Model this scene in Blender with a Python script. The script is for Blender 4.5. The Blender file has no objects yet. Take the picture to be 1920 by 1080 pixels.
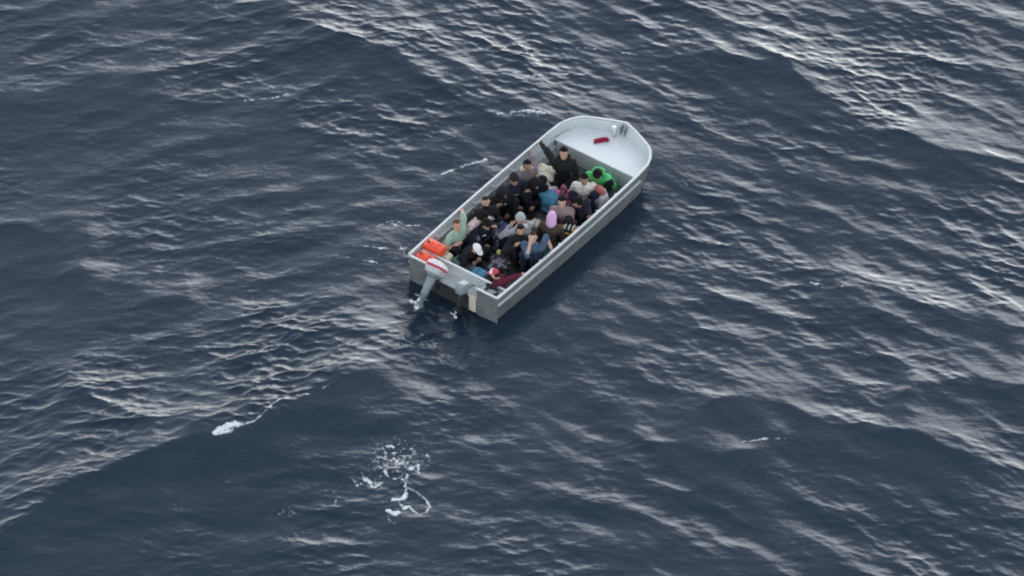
import bpy, bmesh, math, random
import numpy as np
from mathutils import Vector, Matrix

R = math.radians
rng = np.random.default_rng(11)
random.seed(4)
SC = bpy.context.scene
COL = SC.collection

# ------------------------------------------------------------------ camera, sky, sun, exposure
ELEV = 41.2                       # the aircraft looks down on the boat at this angle
DIST = 150.0
cam_d = bpy.data.cameras.new('camera')
cam = bpy.data.objects.new('camera', cam_d)
COL.objects.link(cam)
cam.location = (0.0, -DIST * math.cos(R(ELEV)), DIST * math.sin(R(ELEV)))
cam.rotation_euler = (R(90 - ELEV), 0, 0)
cam_d.sensor_width = 36.0
cam_d.lens = 36.0 * DIST / (1920 / 85.0)
cam_d.clip_start = 1.0
cam_d.clip_end = 20000.0
SC.camera = cam

SUN_EL, SUN_AZ = 18.0, 71.0      # azimuth counter-clockwise from +X: far side, a little to the left
world = bpy.data.worlds.new('World')
SC.world = world
world.use_nodes = True
wn = world.node_tree
sky = wn.nodes.new('ShaderNodeTexSky')
sky.sky_type = 'NISHITA'
sky.sun_disc = False
sky.sun_elevation = R(SUN_EL)
sky.sun_rotation = R(90 - SUN_AZ)
sky.air_density = 1.0
sky.dust_density = 0.3
sky.ozone_density = 1.0
bgn = wn.nodes['Background']
hsv = wn.nodes.new('ShaderNodeHueSaturation')      # thin overcast: the sky's blue is veiled
hsv.inputs['Saturation'].default_value = 0.38
wn.links.new(sky.outputs[0], hsv.inputs['Color'])
wn.links.new(hsv.outputs[0], bgn.inputs[0])
bgn.inputs[1].default_value = 0.15

sun_d = bpy.data.lights.new('sun', 'SUN')
sun_d.energy = 0.5
sun_d.angle = R(42)
sun_d.color = (0.93, 0.97, 1.0)
sun = bpy.data.objects.new('sun', sun_d)
COL.objects.link(sun)
sdir = Vector((math.cos(R(SUN_EL)) * math.cos(R(SUN_AZ)), math.cos(R(SUN_EL)) * math.sin(R(SUN_AZ)), math.sin(R(SUN_EL))))
sun.rotation_euler = sdir.to_track_quat('Z', 'Y').to_euler()
sun.location = sdir * 60

SC.view_settings.view_transform = 'Standard'
SC.view_settings.look = 'None'
SC.view_settings.gamma = 1.0
SC.view_settings.exposure = 1.3
SC.view_settings.use_curve_mapping = False
SC.cycles.use_denoising = False
SC.cycles.pixel_filter_type = 'GAUSSIAN'
SC.cycles.filter_width = 2.3

# ------------------------------------------------------------------ helpers
def tag(o, label=None, cat=None, group=None, kind=None):
    if label: o['label'] = label
    if cat: o['category'] = cat
    if group: o['group'] = group
    if kind: o['kind'] = kind
    return o

def empty(name, loc=(0, 0, 0), rz=0.0):
    o = bpy.data.objects.new(name, None)
    COL.objects.link(o)
    o.location = loc
    o.rotation_euler = (0, 0, rz)
    o.empty_display_size = 0.2
    return o

def mesh_obj(name, verts, faces, mat, parent=None, smooth=True, loc=None, rot=None):
    me = bpy.data.meshes.new(name)
    me.from_pydata([tuple(v) for v in verts], [], [tuple(f) for f in faces])
    me.update()
    if mat: me.materials.append(mat)
    if smooth:
        me.polygons.foreach_set('use_smooth', np.ones(len(me.polygons), dtype=bool))
    o = bpy.data.objects.new(name, me)
    COL.objects.link(o)
    if parent: o.parent = parent
    if loc is not None: o.location = loc
    if rot is not None: o.rotation_euler = rot
    return o

def np_mesh(name, V, Q, mat, parent=None, smooth=True):
    me = bpy.data.meshes.new(name)
    n, m = len(V), len(Q)
    me.vertices.add(n)
    me.vertices.foreach_set('co', np.ascontiguousarray(V, dtype=np.float32).ravel())
    me.loops.add(m * 4)
    me.loops.foreach_set('vertex_index', np.ascontiguousarray(Q, dtype=np.int32).ravel())
    me.polygons.add(m)
    me.polygons.foreach_set('loop_start', np.arange(0, m * 4, 4, dtype=np.int32))
    if smooth:
        me.polygons.foreach_set('use_smooth', np.ones(m, dtype=bool))
    me.update(calc_edges=True)
    if mat: me.materials.append(mat)
    o = bpy.data.objects.new(name, me)
    COL.objects.link(o)
    if parent: o.parent = parent
    return o

def bm_obj(name, bm, mat, parent=None, bevel=0.0, segs=2, smooth=False, loc=None):
    if bevel > 0:
        bmesh.ops.bevel(bm, geom=list(bm.edges), offset=bevel, segments=segs, profile=0.5, affect='EDGES')
    bmesh.ops.recalc_face_normals(bm, faces=bm.faces)
    me = bpy.data.meshes.new(name)
    bm.to_mesh(me); bm.free()
    if mat: me.materials.append(mat)
    if smooth:
        me.polygons.foreach_set('use_smooth', np.ones(len(me.polygons), dtype=bool))
    o = bpy.data.objects.new(name, me)
    COL.objects.link(o)
    if parent: o.parent = parent
    if loc is not None: o.location = loc
    return o

def box_bm(x0, x1, y0, y1, z0, z1, bm=None):
    bm = bm or bmesh.new()
    v = [bm.verts.new((x, y, z)) for x in (x0, x1) for y in (y0, y1) for z in (z0, z1)]
    for f in ((0, 1, 3, 2), (4, 6, 7, 5), (0, 4, 5, 1), (2, 3, 7, 6), (0, 2, 6, 4), (1, 5, 7, 3)):
        bm.faces.new([v[i] for i in f])
    return bm

def tube_geo(pts, rads, sides=8, cap=True):
    """tapered tube through pts"""
    pts = [Vector(p) for p in pts]
    V, F = [], []
    up = Vector((0, 0, 1))
    for i, p in enumerate(pts):
        d = (pts[min(i + 1, len(pts) - 1)] - pts[max(i - 1, 0)]).normalized()
        a = d.cross(up if abs(d.z) < 0.95 else Vector((1, 0, 0))).normalized()
        b = d.cross(a)
        r = rads[i] if hasattr(rads, '__len__') else rads
        for k in range(sides):
            t = 2 * math.pi * k / sides
            V.append(p + a * (r * math.cos(t)) + b * (r * math.sin(t)))
    for i in range(len(pts) - 1):
        for k in range(sides):
            k2 = (k + 1) % sides
            F.append((i * sides + k, i * sides + k2, (i + 1) * sides + k2, (i + 1) * sides + k))
    if cap:
        F.append(tuple(range(sides))[::-1])
        F.append(tuple((len(pts) - 1) * sides + k for k in range(sides)))
    return V, F

def loft(rings, close=True):
    """rings: list of equal-length vertex loops"""
    V, F, n = [], [], len(rings[0])
    for r in rings: V += [Vector(p) for p in r]
    for i in range(len(rings) - 1):
        for k in range(n):
            k2 = (k + 1) % n
            F.append((i * n + k, i * n + k2, (i + 1) * n + k2, (i + 1) * n + k))
    if close:
        F.append(tuple(range(n))[::-1])
        F.append(tuple((len(rings) - 1) * n + k for k in range(n)))
    return V, F

def sring(cx, cy, z, a, b, e=3.0, n=20):
    out = []
    for k in range(n):
        t = 2 * math.pi * k / n
        c, s = math.cos(t), math.sin(t)
        out.append((cx + a * math.copysign(abs(c) ** (2 / e), c), cy + b * math.copysign(abs(s) ** (2 / e), s), z))
    return out

# ------------------------------------------------------------------ materials
def mat_plain(name, col, rough=0.6, metal=0.0, var=0.15, scale=14.0, bump=0.0, spec=0.5, dirt=None, dirt_amt=0.0, dirt_scale=2.0):
    m = bpy.data.materials.new(name)
    m.use_nodes = True
    nt = m.node_tree
    b = nt.nodes['Principled BSDF']
    tc = nt.nodes.new('ShaderNodeTexCoord')
    no = nt.nodes.new('ShaderNodeTexNoise')
    no.inputs['Scale'].default_value = scale
    no.inputs['Detail'].default_value = 5
    nt.links.new(tc.outputs['Object'], no.inputs['Vector'])
    mx = nt.nodes.new('ShaderNodeMix'); mx.data_type = 'RGBA'
    mx.inputs[6].default_value = (*[c * (1 - var) for c in col], 1)
    mx.inputs[7].default_value = (*[min(1, c * (1 + var)) for c in col], 1)
    nt.links.new(no.outputs['Fac'], mx.inputs[0])
    out = mx.outputs[2]
    if dirt:
        n2 = nt.nodes.new('ShaderNodeTexNoise')
        n2.inputs['Scale'].default_value = dirt_scale
        n2.inputs['Detail'].default_value = 8
        n2.inputs['Roughness'].default_value = 0.7
        nt.links.new(tc.outputs['Object'], n2.inputs['Vector'])
        rp = nt.nodes.new('ShaderNodeMapRange')
        rp.inputs[1].default_value = 0.5; rp.inputs[2].default_value = 0.75
        rp.inputs[3].default_value = 0.0; rp.inputs[4].default_value = dirt_amt
        nt.links.new(n2.outputs['Fac'], rp.inputs[0])
        m2 = nt.nodes.new('ShaderNodeMix'); m2.data_type = 'RGBA'
        m2.inputs[7].default_value = (*dirt, 1)
        nt.links.new(rp.outputs[0], m2.inputs[0])
        nt.links.new(out, m2.inputs[6])
        out = m2.outputs[2]
    nt.links.new(out, b.inputs['Base Color'])
    b.inputs['Roughness'].default_value = rough
    b.inputs['Metallic'].default_value = metal
    b.inputs['Specular IOR Level'].default_value = spec
    if bump > 0:
        bp = nt.nodes.new('ShaderNodeBump')
        bp.inputs['Strength'].default_value = bump
        bp.inputs['Distance'].default_value = 0.01
        nt.links.new(no.outputs['Fac'], bp.inputs['Height'])
        nt.links.new(bp.outputs[0], b.inputs['Normal'])
    return m

_fab = {}
def fabric(col, var=0.22, scale=22.0, pattern=None, col2=None):
    key = (tuple(col), pattern, tuple(col2) if col2 else None)
    if key in _fab: return _fab[key]
    m = mat_plain('fabric', col, rough=0.92, var=var, scale=scale, bump=0.4, spec=0.15)
    if pattern:
        nt = m.node_tree
        b = nt.nodes['Principled BSDF']
        src = b.inputs['Base Color'].links[0].from_socket
        tc = nt.nodes.new('ShaderNodeTexCoord')
        mx = nt.nodes.new('ShaderNodeMix'); mx.data_type = 'RGBA'
        mx.inputs[7].default_value = (*col2, 1)
        if pattern == 'check':
            w = [nt.nodes.new('ShaderNodeTexWave') for _ in range(2)]
            for q, ax in zip(w, ('Y', 'Z')):
                q.bands_direction = ax
                q.inputs['Scale'].default_value = 4.5
                q.inputs['Distortion'].default_value = 1.5
                nt.links.new(tc.outputs['Object'], q.inputs['Vector'])
            mm = nt.nodes.new('ShaderNodeMath'); mm.operation = 'MULTIPLY'
            nt.links.new(w[0].outputs['Fac'], mm.inputs[0]); nt.links.new(w[1].outputs['Fac'], mm.inputs[1])
            nt.links.new(mm.outputs[0], mx.inputs[0])
        else:
            n2 = nt.nodes.new('ShaderNodeTexNoise')
            n2.inputs['Scale'].default_value = 11.0
            n2.inputs['Detail'].default_value = 2
            nt.links.new(tc.outputs['Object'], n2.inputs['Vector'])
            rp = nt.nodes.new('ShaderNodeMapRange')
            rp.inputs[1].default_value = 0.5; rp.inputs[2].default_value = 0.58
            nt.links.new(n2.outputs['Fac'], rp.inputs[0])
            nt.links.new(rp.outputs[0], mx.inputs[0])
        nt.links.new(src, mx.inputs[6])
        nt.links.new(mx.outputs[2], b.inputs['Base Color'])
    _fab[key] = m
    return m

_skin = {}
def skin(col):
    if col not in _skin:
        _skin[col] = mat_plain('skin', col, rough=0.55, var=0.12, scale=30, spec=0.35)
    return _skin[col]

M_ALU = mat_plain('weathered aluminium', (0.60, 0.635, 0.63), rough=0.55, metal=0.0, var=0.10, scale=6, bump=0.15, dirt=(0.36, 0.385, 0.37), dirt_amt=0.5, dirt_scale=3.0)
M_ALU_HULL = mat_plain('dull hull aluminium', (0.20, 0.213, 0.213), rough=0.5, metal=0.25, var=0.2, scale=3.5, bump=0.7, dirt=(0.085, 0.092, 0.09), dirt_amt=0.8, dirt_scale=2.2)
M_RAIL = mat_plain('bright rail aluminium', (0.62, 0.64, 0.64), rough=0.45, metal=0.2, var=0.10, scale=9, dirt=(0.32, 0.33, 0.33), dirt_amt=0.5, dirt_scale=5)
M_DECK = mat_plain('white deck paint', (0.80, 0.81, 0.80), rough=0.55, var=0.04, scale=4, bump=0.08, dirt=(0.55, 0.55, 0.52), dirt_amt=0.35, dirt_scale=2.0)
M_SHADEPLATE = mat_plain('transom plate with painted shade', (0.035, 0.038, 0.04), rough=0.6, var=0.3, scale=7)  # shadow under the engines is put into this plate's base colour
M_FLOOR = mat_plain('boat floor plate', (0.10, 0.105, 0.10), rough=0.7, var=0.2, scale=9, dirt=(0.04, 0.04, 0.038), dirt_amt=0.8)
M_WOOD = mat_plain('pale board', (0.62, 0.55, 0.47), rough=0.7, var=0.15, scale=12, dirt=(0.35, 0.31, 0.27), dirt_amt=0.4)
M_BLACK = mat_plain('black rubber', (0.018, 0.018, 0.02), rough=0.6, var=0.3)
M_GREY_ENG = mat_plain('grey engine paint', (0.24, 0.28, 0.30), rough=0.4, var=0.12, scale=10, dirt=(0.14, 0.15, 0.15), dirt_amt=0.5, dirt_scale=6)
M_LGREY_ENG = mat_plain('light grey engine paint', (0.48, 0.51, 0.52), rough=0.4, var=0.1, scale=10, dirt=(0.25, 0.26, 0.26), dirt_amt=0.4, dirt_scale=6)
M_WHITE = mat_plain('white paint', (0.80, 0.79, 0.80), rough=0.4, var=0.05)
M_REDSTRIPE = mat_plain('red decal', (0.52, 0.03, 0.06), rough=0.45, var=0.1)
M_STEEL = mat_plain('bright steel', (0.62, 0.63, 0.64), rough=0.35, metal=0.6, var=0.08)
M_CANRED = mat_plain('red plastic', (0.86, 0.085, 0.03), rough=0.5, var=0.12, scale=8, bump=0.1)
M_CAP = mat_plain('dark cap plastic', (0.22, 0.01, 0.012), rough=0.5)

# ------------------------------------------------------------------ boat frame of reference
# boat axes: +X forward along the keel, +Y to port, Z up from the mean waterline; origin amidships of the stern
BO = Vector((-1.297, -0.42, 0.0))
BH = R(53.2)
BM = Matrix.Translation(BO) @ Matrix.Rotation(BH, 4, 'Z')
def bw(u, y, z=0.0): return BM @ Vector((u, y, z))
LEN, HB = 6.50, 1.245
GZ = 0.70
def halfbeam(u):
    """gunwale half beam along the boat"""
    if u < 5.2: return 1.235 + 0.05 * math.sin(math.pi * u / 6.0)
    pts = [(5.2, 1.2553), (5.6, 1.225), (5.85, 1.135), (6.02, 1.01), (6.14, 0.88), (6.26, 0.62), (6.38, 0.34), (6.50, 0.0)]
    for (a, p), (b, q) in zip(pts, pts[1:]):
        if a <= u <= b: return p + (q - p) * (u - a) / (b - a)
    return 0.0

# ------------------------------------------------------------------ the sea
def px(x, y, z=0.25):
    """measured photo position -> place on the water"""
    ta, tb = (x - 960) / 85.0 / DIST, (540 - y) / 85.0 / DIST
    sE, cE = math.sin(R(ELEV)), math.cos(R(ELEV))
    t = (z - DIST * sE) / (-sE + tb * cE)
    return (t * ta, -DIST * cE + t * (cE + tb * sE))

TILE, NT = 36.0, 1024
DX = TILE / NT

def ocean(seed, lmin, lmax, rms, wind, spread, chop, power=4.0, expo=6):
    g = np.random.default_rng(seed)
    k1 = np.fft.fftfreq(NT, d=DX) * 2 * math.pi
    KX, KY = np.meshgrid(k1, k1, indexing='ij')
    K = np.hypot(KX, KY); K[0, 0] = 1e-6
    P = K ** (-power)
    P *= np.exp(-(2 * math.pi / K / lmax) ** 4) * np.exp(-(K * lmin / (2 * math.pi)) ** 4)
    c = (KX * math.cos(R(wind)) + KY * math.sin(R(wind))) / K
    P *= (spread + (1 - spread) * np.abs(c) ** expo)
    P[0, 0] = 0
    ph = g.normal(size=(NT, NT)) + 1j * g.normal(size=(NT, NT))
    H = ph * np.sqrt(P)
    h = np.fft.ifft2(H)
    sc = rms / h.real.std()
    dx = np.fft.ifft2(1j * KX / K * H).real * sc * chop
    dy = np.fft.ifft2(1j * KY / K * H).real * sc * chop
    return h.real * sc, dx, dy

# wind sea from two quarters: crests lean one way on the left of the view and the other way on the right
def pair(l, r_):
    return [(p, q) for p, q in zip(l, r_)]
def mix3(*fs): return [sum(f[i] for f in fs) for i in range(3)]
low = pair(ocean(21, 1.0, 5.0, 0.018, 100, 0.10, 1.5, expo=6), ocean(22, 1.0, 5.0, 0.017, 66, 0.10, 1.5, expo=6))
low2 = pair(ocean(57, 0.5, 1.6, 0.013, 108, 0.03, 1.6, expo=10), ocean(58, 0.5, 1.6, 0.014, 58, 0.03, 1.6, expo=10))
mid = pair(mix3(ocean(33, 0.15, 0.6, 0.0042, 74, 0.02, 1.5, expo=16), ocean(34, 0.15, 0.6, 0.0050, 98, 0.02, 1.5, expo=16), ocean(37, 0.15, 0.6, 0.0042, 122, 0.02, 1.5, expo=16)),
           mix3(ocean(35, 0.15, 0.6, 0.0042, 48, 0.02, 1.5, expo=16), ocean(36, 0.15, 0.6, 0.0050, 70, 0.02, 1.5, expo=16), ocean(38, 0.15, 0.6, 0.0042, 100, 0.02, 1.5, expo=16)))
fin = pair(ocean(49, 0.08, 0.22, 0.0028, 100, 0.06, 1.1, expo=7), ocean(50, 0.08, 0.22, 0.0028, 70, 0.06, 1.1, expo=7))

def stretch(lo, hi, step, far, growth=1.2):
    a = list(np.arange(lo, hi + step / 2, step))
    s, x, out = step, a[-1], []
    while x < far:
        s *= growth; x += s; out.append(x)
    s, x, pre = step, a[0], []
    while x > -far:
        s *= growth; x -= s; pre.append(x)
    return np.array(pre[::-1] + a + out)

GX = stretch(-370 * DX, 370 * DX, DX, 4000.0)
GY = stretch(-345 * DX, 360 * DX, DX, 4000.0)
PX, PY = np.meshgrid(GX, GY, indexing='ij')
IX = np.rint(PX / DX).astype(np.int64) % NT
IY = np.rint(PY / DX).astype(np.int64) % NT
SPX = np.gradient(GX)[:, None]; SPY = np.gradient(GY)[None, :]
FADE = np.clip(DX * 1.5 / np.maximum(SPX, SPY), 0, 1)
FADE_L = np.clip(0.8 / np.maximum(SPX, SPY), 0, 1)

def smooth01(x): 
    x = np.clip(x, 0, 1); return x * x * (3 - 2 * x)

# swells whose crests stand where the photograph shows them: crest polyline (photo measure), height, far and near lengths
RIDGES = [
    ([(-200, 1110), (0, 1000), (120, 925), (200, 880), (300, 840), (400, 820), (480, 790), (560, 745), (640, 710), (720, 685), (800, 645), (860, 615)], 0.62, 2.6, 2.1, 0.20),
    ([(1220, 735), (1300, 745), (1385, 728), (1420, 735), (1535, 762), (1610, 785), (1735, 815), (1960, 870)], 0.30, 1.5, 1.4, 0.5),
    ([(1120, 830), (1200, 812), (1290, 808), (1350, 845), (1430, 825), (1500, 822)], 0.16, 0.8, 0.8, 0.6),
    ([(1640, 740), (1720, 705), (1800, 700), (1990, 705)], 0.22, 0.9, 0.9, 0.6),
    ([(470, 15), (600, 30), (700, 75), (800, 120), (900, 160), (1010, 190), (1120, 225)], 0.26, 1.4, 1.3, 0.6),
    ([(-100, 165), (60, 150), (180, 130), (300, 120), (370, 132)], 0.15, 1.0, 1.6, 0.45),
    ([(1180, 95), (1320, 80), (1480, 120), (1560, 170), (1640, 225), (1740, 260), (1990, 290)], 0.28, 1.5, 1.3, 0.6),
    ([(-100, 410), (40, 405), (140, 430), (230, 440)], 0.14, 1.2, 1.8, 0.5),
    ([(1480, 480), (1560, 530), (1700, 545), (1990, 610)], 0.22, 1.1, 1.2, 0.6),
    ([(80, 500), (200, 510), (300, 530), (400, 560)], 0.14, 0.8, 1.2, 0.6),
    ([(60, 770), (160, 735), (240, 770), (330, 800)], 0.14, 0.6, 0.7, 0.7),
]
ridge = np.zeros_like(PX)
calm = np.ones_like(PX)
for pts, Hh, lf, ln, cm in RIDGES:
    W = [px(*p) for p in pts]
    PW = PY + 0.10 * np.sin(PX * 2.1 + Hh * 40) + 0.06 * np.sin(PX * 4.7 + Hh * 90)      # crests wander
    best = np.full(PX.shape, 1e9)
    xs_, ys_ = np.array([w[0] for w in W]), np.array([w[1] for w in W])
    for (ax, ay), (bx, by) in zip(W, W[1:]):
        L = math.dist((ax, ay), (bx, by))
        ex, ey = (bx - ax) / L, (by - ay) / L
        t = np.clip((PX - ax) * ex + (PW - ay) * ey, 0, L)
        best = np.minimum(best, np.hypot(PX - (ax + ex * t), PW - (ay + ey * t)))
    sd = PW - np.interp(PX, xs_, ys_)
    sgn = np.where(sd > 0, 1.0, -1.0)
    tt = PX - xs_[0]; tot = xs_[-1] - xs_[0]
    env = smooth01(tt / (0.22 * tot)) * smooth01((tot - tt) / (0.22 * tot))
    lam = np.where(sgn > 0, lf, ln)
    prof = np.exp(-(np.sqrt(best ** 2 + 0.0036) - 0.06) / lam)
    ridge += Hh * (0.80 if Hh > 0.4 else 0.62) * env * prof
    nearside = env * np.exp(-best / (ln * 1.3)) * smooth01(np.where(sgn > 0, -best, best) / 0.10)
    calm *= 1 - (1 - cm) * np.clip(nearside * 1.4, 0, 1)
ridge -= 0.10

# boat-frame coordinates of every water vertex, to quieten the water round the hull and keep it out of the hull
ca, sa = math.cos(BH), math.sin(BH)
BU = (PX - BO.x) * ca + (PY - BO.y) * sa
BV = -(PX - BO.x) * sa + (PY - BO.y) * ca
dist_b = np.hypot(np.maximum(np.maximum(-BU, BU - LEN), 0), np.maximum(np.abs(BV) - HB, 0))
near = 0.45 + 0.55 * smooth01(dist_b / 2.0)

SIDE = smooth01((PX + 0.25 * PY + 5.0) / 9.0)
def pick(a): return a[0][IX, IY] * np.sqrt(1 - SIDE) + a[1][IX, IY] * np.sqrt(SIDE)
# gusts roughen the water in patches and leave slicks between them
gust_n = ocean(71, 2.0, 7.0, 1.0, 90, 1.0, 0.0, 3.0)[0][IX, IY]
gust = np.clip(0.64 + 0.28 * gust_n, 0.38, 1.3)
for (gx, gy, gr, amt) in ((1120, 640, 260, 0.55), (1080, 950, 300, 0.45), (330, 270, 330, 0.55), (620, 420, 220, 0.4), (1500, 980, 330, 0.5), (60, 560, 260, 0.45), (150, 30, 260, 0.4),
                          (1650, 300, 420, 0.12), (800, 130, 260, -0.45), (1600, 650, 330, 0.1), (520, 660, 240, -0.8), (200, 800, 200, -0.6)):
    cx_, cy_ = px(gx, gy, 0.0)
    gust *= 1 - amt * np.exp(-(((PX - cx_) / (gr / 85.0)) ** 2 + ((PY - cy_) / (gr / 85.0)) ** 2))
calm_s = calm * gust
cl_m = (0.35 + 0.65 * calm) * (0.5 + 0.5 * gust)
ZW = FADE_L * (pick(low[0]) + pick(low2[0])) * cl_m + FADE * calm_s * (pick(mid[0]) + pick(fin[0]))
DXW = FADE_L * (pick(low[1]) + pick(low2[1])) * cl_m + FADE * calm_s * (pick(mid[1]) + pick(fin[1]))
DYW = FADE_L * (pick(low[2]) + pick(low2[2])) * cl_m + FADE * calm_s * (pick(mid[2]) + pick(fin[2]))
ZW = (ZW + ridge) * near
hbu = np.interp(BU, [0, 3.0, 5.2, 5.6, 5.85, 6.02, 6.14, 6.26, 6.38, 6.5], [1.235, 1.285, 1.255, 1.225, 1.135, 1.01, .88, .62, .34, 0])
inside = (BU > 0.05) & (BU < LEN - 0.12) & (np.abs(BV) < hbu - 0.17)
ZW = np.where(inside, np.minimum(ZW, -0.10), ZW)
far_drop = np.hypot(PX, PY)
SX, SY, SZ = PX + DXW * near, PY + DYW * near, ZW

nx_, ny_ = PX.shape
idx = np.arange(nx_ * ny_).reshape(nx_, ny_)
Q = np.stack([idx[:-1, :-1], idx[1:, :-1], idx[1:, 1:], idx[:-1, 1:]], -1).reshape(-1, 4)

def sea_material():
    m = bpy.data.materials.new('sea water')
    m.use_nodes = True
    nt = m.node_tree
    b = nt.nodes['Principled BSDF']
    b.inputs['Base Color'].default_value = (0.014, 0.028, 0.046, 1)
    b.inputs['Roughness'].default_value = 0.10
    b.inputs['IOR'].default_value = 1.333
    tc = nt.nodes.new('ShaderNodeTexCoord')
    mp = nt.nodes.new('ShaderNodeMapping')
    mp.inputs['Scale'].default_value = (0.45, 1.0, 1.0)
    nt.links.new(tc.outputs['Object'], mp.inputs['Vector'])
    n1 = nt.nodes.new('ShaderNodeTexNoise'); n1.inputs['Scale'].default_value = 13.0; n1.inputs['Detail'].default_value = 4; n1.inputs['Roughness'].default_value = 0.62
    nt.links.new(mp.outputs[0], n1.inputs['Vector'])
    bp = nt.nodes.new('ShaderNodeBump')
    bp.inputs['Strength'].default_value = 0.18
    bp.inputs['Distance'].default_value = 0.03
    nt.links.new(n1.outputs['Fac'], bp.inputs['Height'])
    nt.links.new(bp.outputs[0], b.inputs['Normal'])
    return m
M_SEA = sea_material()
sea = np_mesh('sea', np.stack([SX, SY, SZ], -1).reshape(-1, 3), Q, M_SEA)
tag(sea, 'dark blue grey open sea with choppy wind waves', 'sea', kind='structure')


# ------------------------------------------------------------------ the boat
boat = empty('motor_boat', tuple(BO), BH)
tag(boat, 'open grey aluminium motor boat with white foredeck, crowded with people', 'boat')

US = [0.0, 0.6, 1.4, 2.2, 3.0, 3.8, 4.6, 5.2, 5.6, 5.85, 6.02, 6.14, 6.26, 6.38, 6.50]
def outline(inset=0.0, z=0.0, u0=0.0, u1=LEN):
    """port stern -> bow -> starboard stern loop, moved inwards by inset"""
    pts = [(u, halfbeam(u)) for u in US]
    loop = [Vector((u, y, 0)) for u, y in pts] + [Vector((u, -y, 0)) for u, y in pts[-2::-1]]
    out = []
    n = len(loop)
    for i, p in enumerate(loop):
        a, b = loop[max(i - 1, 0)], loop[min(i + 1, n - 1)]
        t = (b - a).normalized()
        nrm = Vector((t.y, -t.x, 0))
        q = p + nrm * inset
        out.append(Vector((q.x, q.y, z)))
    return out

def strip(loops, closed=True):
    """skin between several open loops of equal length; closed joins last to first"""
    n = len(loops[0]); V = [p for l in loops for p in l]; F = []
    m = len(loops)
    for j in range(m if closed else m - 1):
        j2 = (j + 1) % m
        for i in range(n - 1):
            F.append((j * n + i, j * n + i + 1, j2 * n + i + 1, j2 * n + i))
    if closed:
        F.append(tuple(j * n for j in range(m)))
        F.append(tuple(j * n + n - 1 for j in range(m))[::-1])
    return V, F

def sheer(u): return GZ + 0.05 * max(0.0, (u - 3.5) / 2.9) ** 2
def lift(loop, f): return [Vector((p.x, p.y, f(p))) for p in loop]

# side plating: flared, folded once at mid height, real thickness
def rake(loop, amount):   # the stem leans back towards the water
    return [Vector((p.x - amount * max(0.0, (p.x - 5.0) / 1.4) ** 1.5, p.y, p.z)) for p in loop]
o_top = lift(outline(0.0), lambda p: sheer(p.x))
o_mid = rake(lift(outline(0.045), lambda p: 0.33), 0.16)
o_bot = rake(lift(outline(0.13), lambda p: -0.12), 0.42)
i_bot = rake(lift(outline(0.155), lambda p: -0.12), 0.42)
i_mid = rake(lift(outline(0.070), lambda p: 0.33), 0.16)
i_top = lift(outline(0.025), lambda p: sheer(p.x))
V, F = strip([o_top, o_mid, o_bot, i_bot, i_mid, i_top])
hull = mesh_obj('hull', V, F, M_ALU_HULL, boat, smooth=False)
# inner lining, a hand's breadth inside, paler
l_top = lift(outline(0.027), lambda p: sheer(p.x) - 0.012)
l_mid = rake(lift(outline(0.072), lambda p: 0.33), 0.19)
l_bot = rake(lift(outline(0.150), lambda p: -0.02), 0.46)
m_bot = rake(lift(outline(0.162), lambda p: -0.02), 0.46)
m_mid = rake(lift(outline(0.082), lambda p: 0.33), 0.19)
m_top = lift(outline(0.037), lambda p: sheer(p.x) - 0.012)
V, F = strip([l_top, l_mid, l_bot, m_bot, m_mid, m_top])
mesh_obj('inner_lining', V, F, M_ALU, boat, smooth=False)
# gunwale rail
g = [lift(outline(a), lambda p, z=z: sheer(p.x) + z) for a, z in ((-0.010, 0.020), (-0.010, -0.022), (-0.003, -0.022), (-0.002, 0.003), (0.040, 0.003), (0.040, 0.020))]
V, F = strip(g)
mesh_obj('gunwale_rail', V, F, M_RAIL, boat, smooth=False)
# rub strake on the outside and stringers on the inside, one each side
def side_strip(name, s, u0, u1, inset0, inset1, z0, z1, mat, seg=14):
    rings = []
    for k in range(seg + 1):
        u = u0 + (u1 - u0) * k / seg
        hb = halfbeam(u)
        rings.append([(u, s * (hb - inset0), z0), (u, s * (hb - inset1), z0), (u, s * (hb - inset1), z1), (u, s * (hb - inset0), z1)])
    V, F = loft(rings)
    return mesh_obj(name, V, F, mat, boat, smooth=False)
for s in (1, -1):
    side_strip('rub_strake', s, 0.02, 5.3, -0.006, 0.034, 0.46, 0.50, M_ALU)
    side_strip('stringer', s, 0.42, 5.3, 0.055, 0.125, 0.50, 0.53, M_RAIL)
    side_strip('stringer', s, 0.42, 5.3, 0.085, 0.175, 0.30, 0.335, M_RAIL)
    for u in (0.95, 1.65, 2.35, 3.05, 3.75, 4.45):
        bm = box_bm(u - 0.02, u + 0.02, -0.03, 0.03, 0.05, 0.64)
        bmesh.ops.transform(bm, matrix=Matrix.Translation((0, s * (halfbeam(u) - 0.165), 0)) @ Matrix.Rotation(R(-6 * s), 4, 'X'), verts=bm.verts)
        bm_obj('frame_rib', bm, M_ALU, boat)
# floor plate
fl = [(0.30, 1.07), (5.36, 1.08), (5.36, -1.08), (0.30, -1.07)]
bm = bmesh.new()
vs = [bm.verts.new((u, y, 0.05)) for u, y in fl]; bm.faces.new(vs)
r = bmesh.ops.extrude_face_region(bm, geom=list(bm.faces))
bmesh.ops.translate(bm, verts=[v for v in r['geom'] if isinstance(v, bmesh.types.BMVert)], vec=(0, 0, -0.04))
bm_obj('floor_plate', bm, M_FLOOR, boat)
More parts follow.
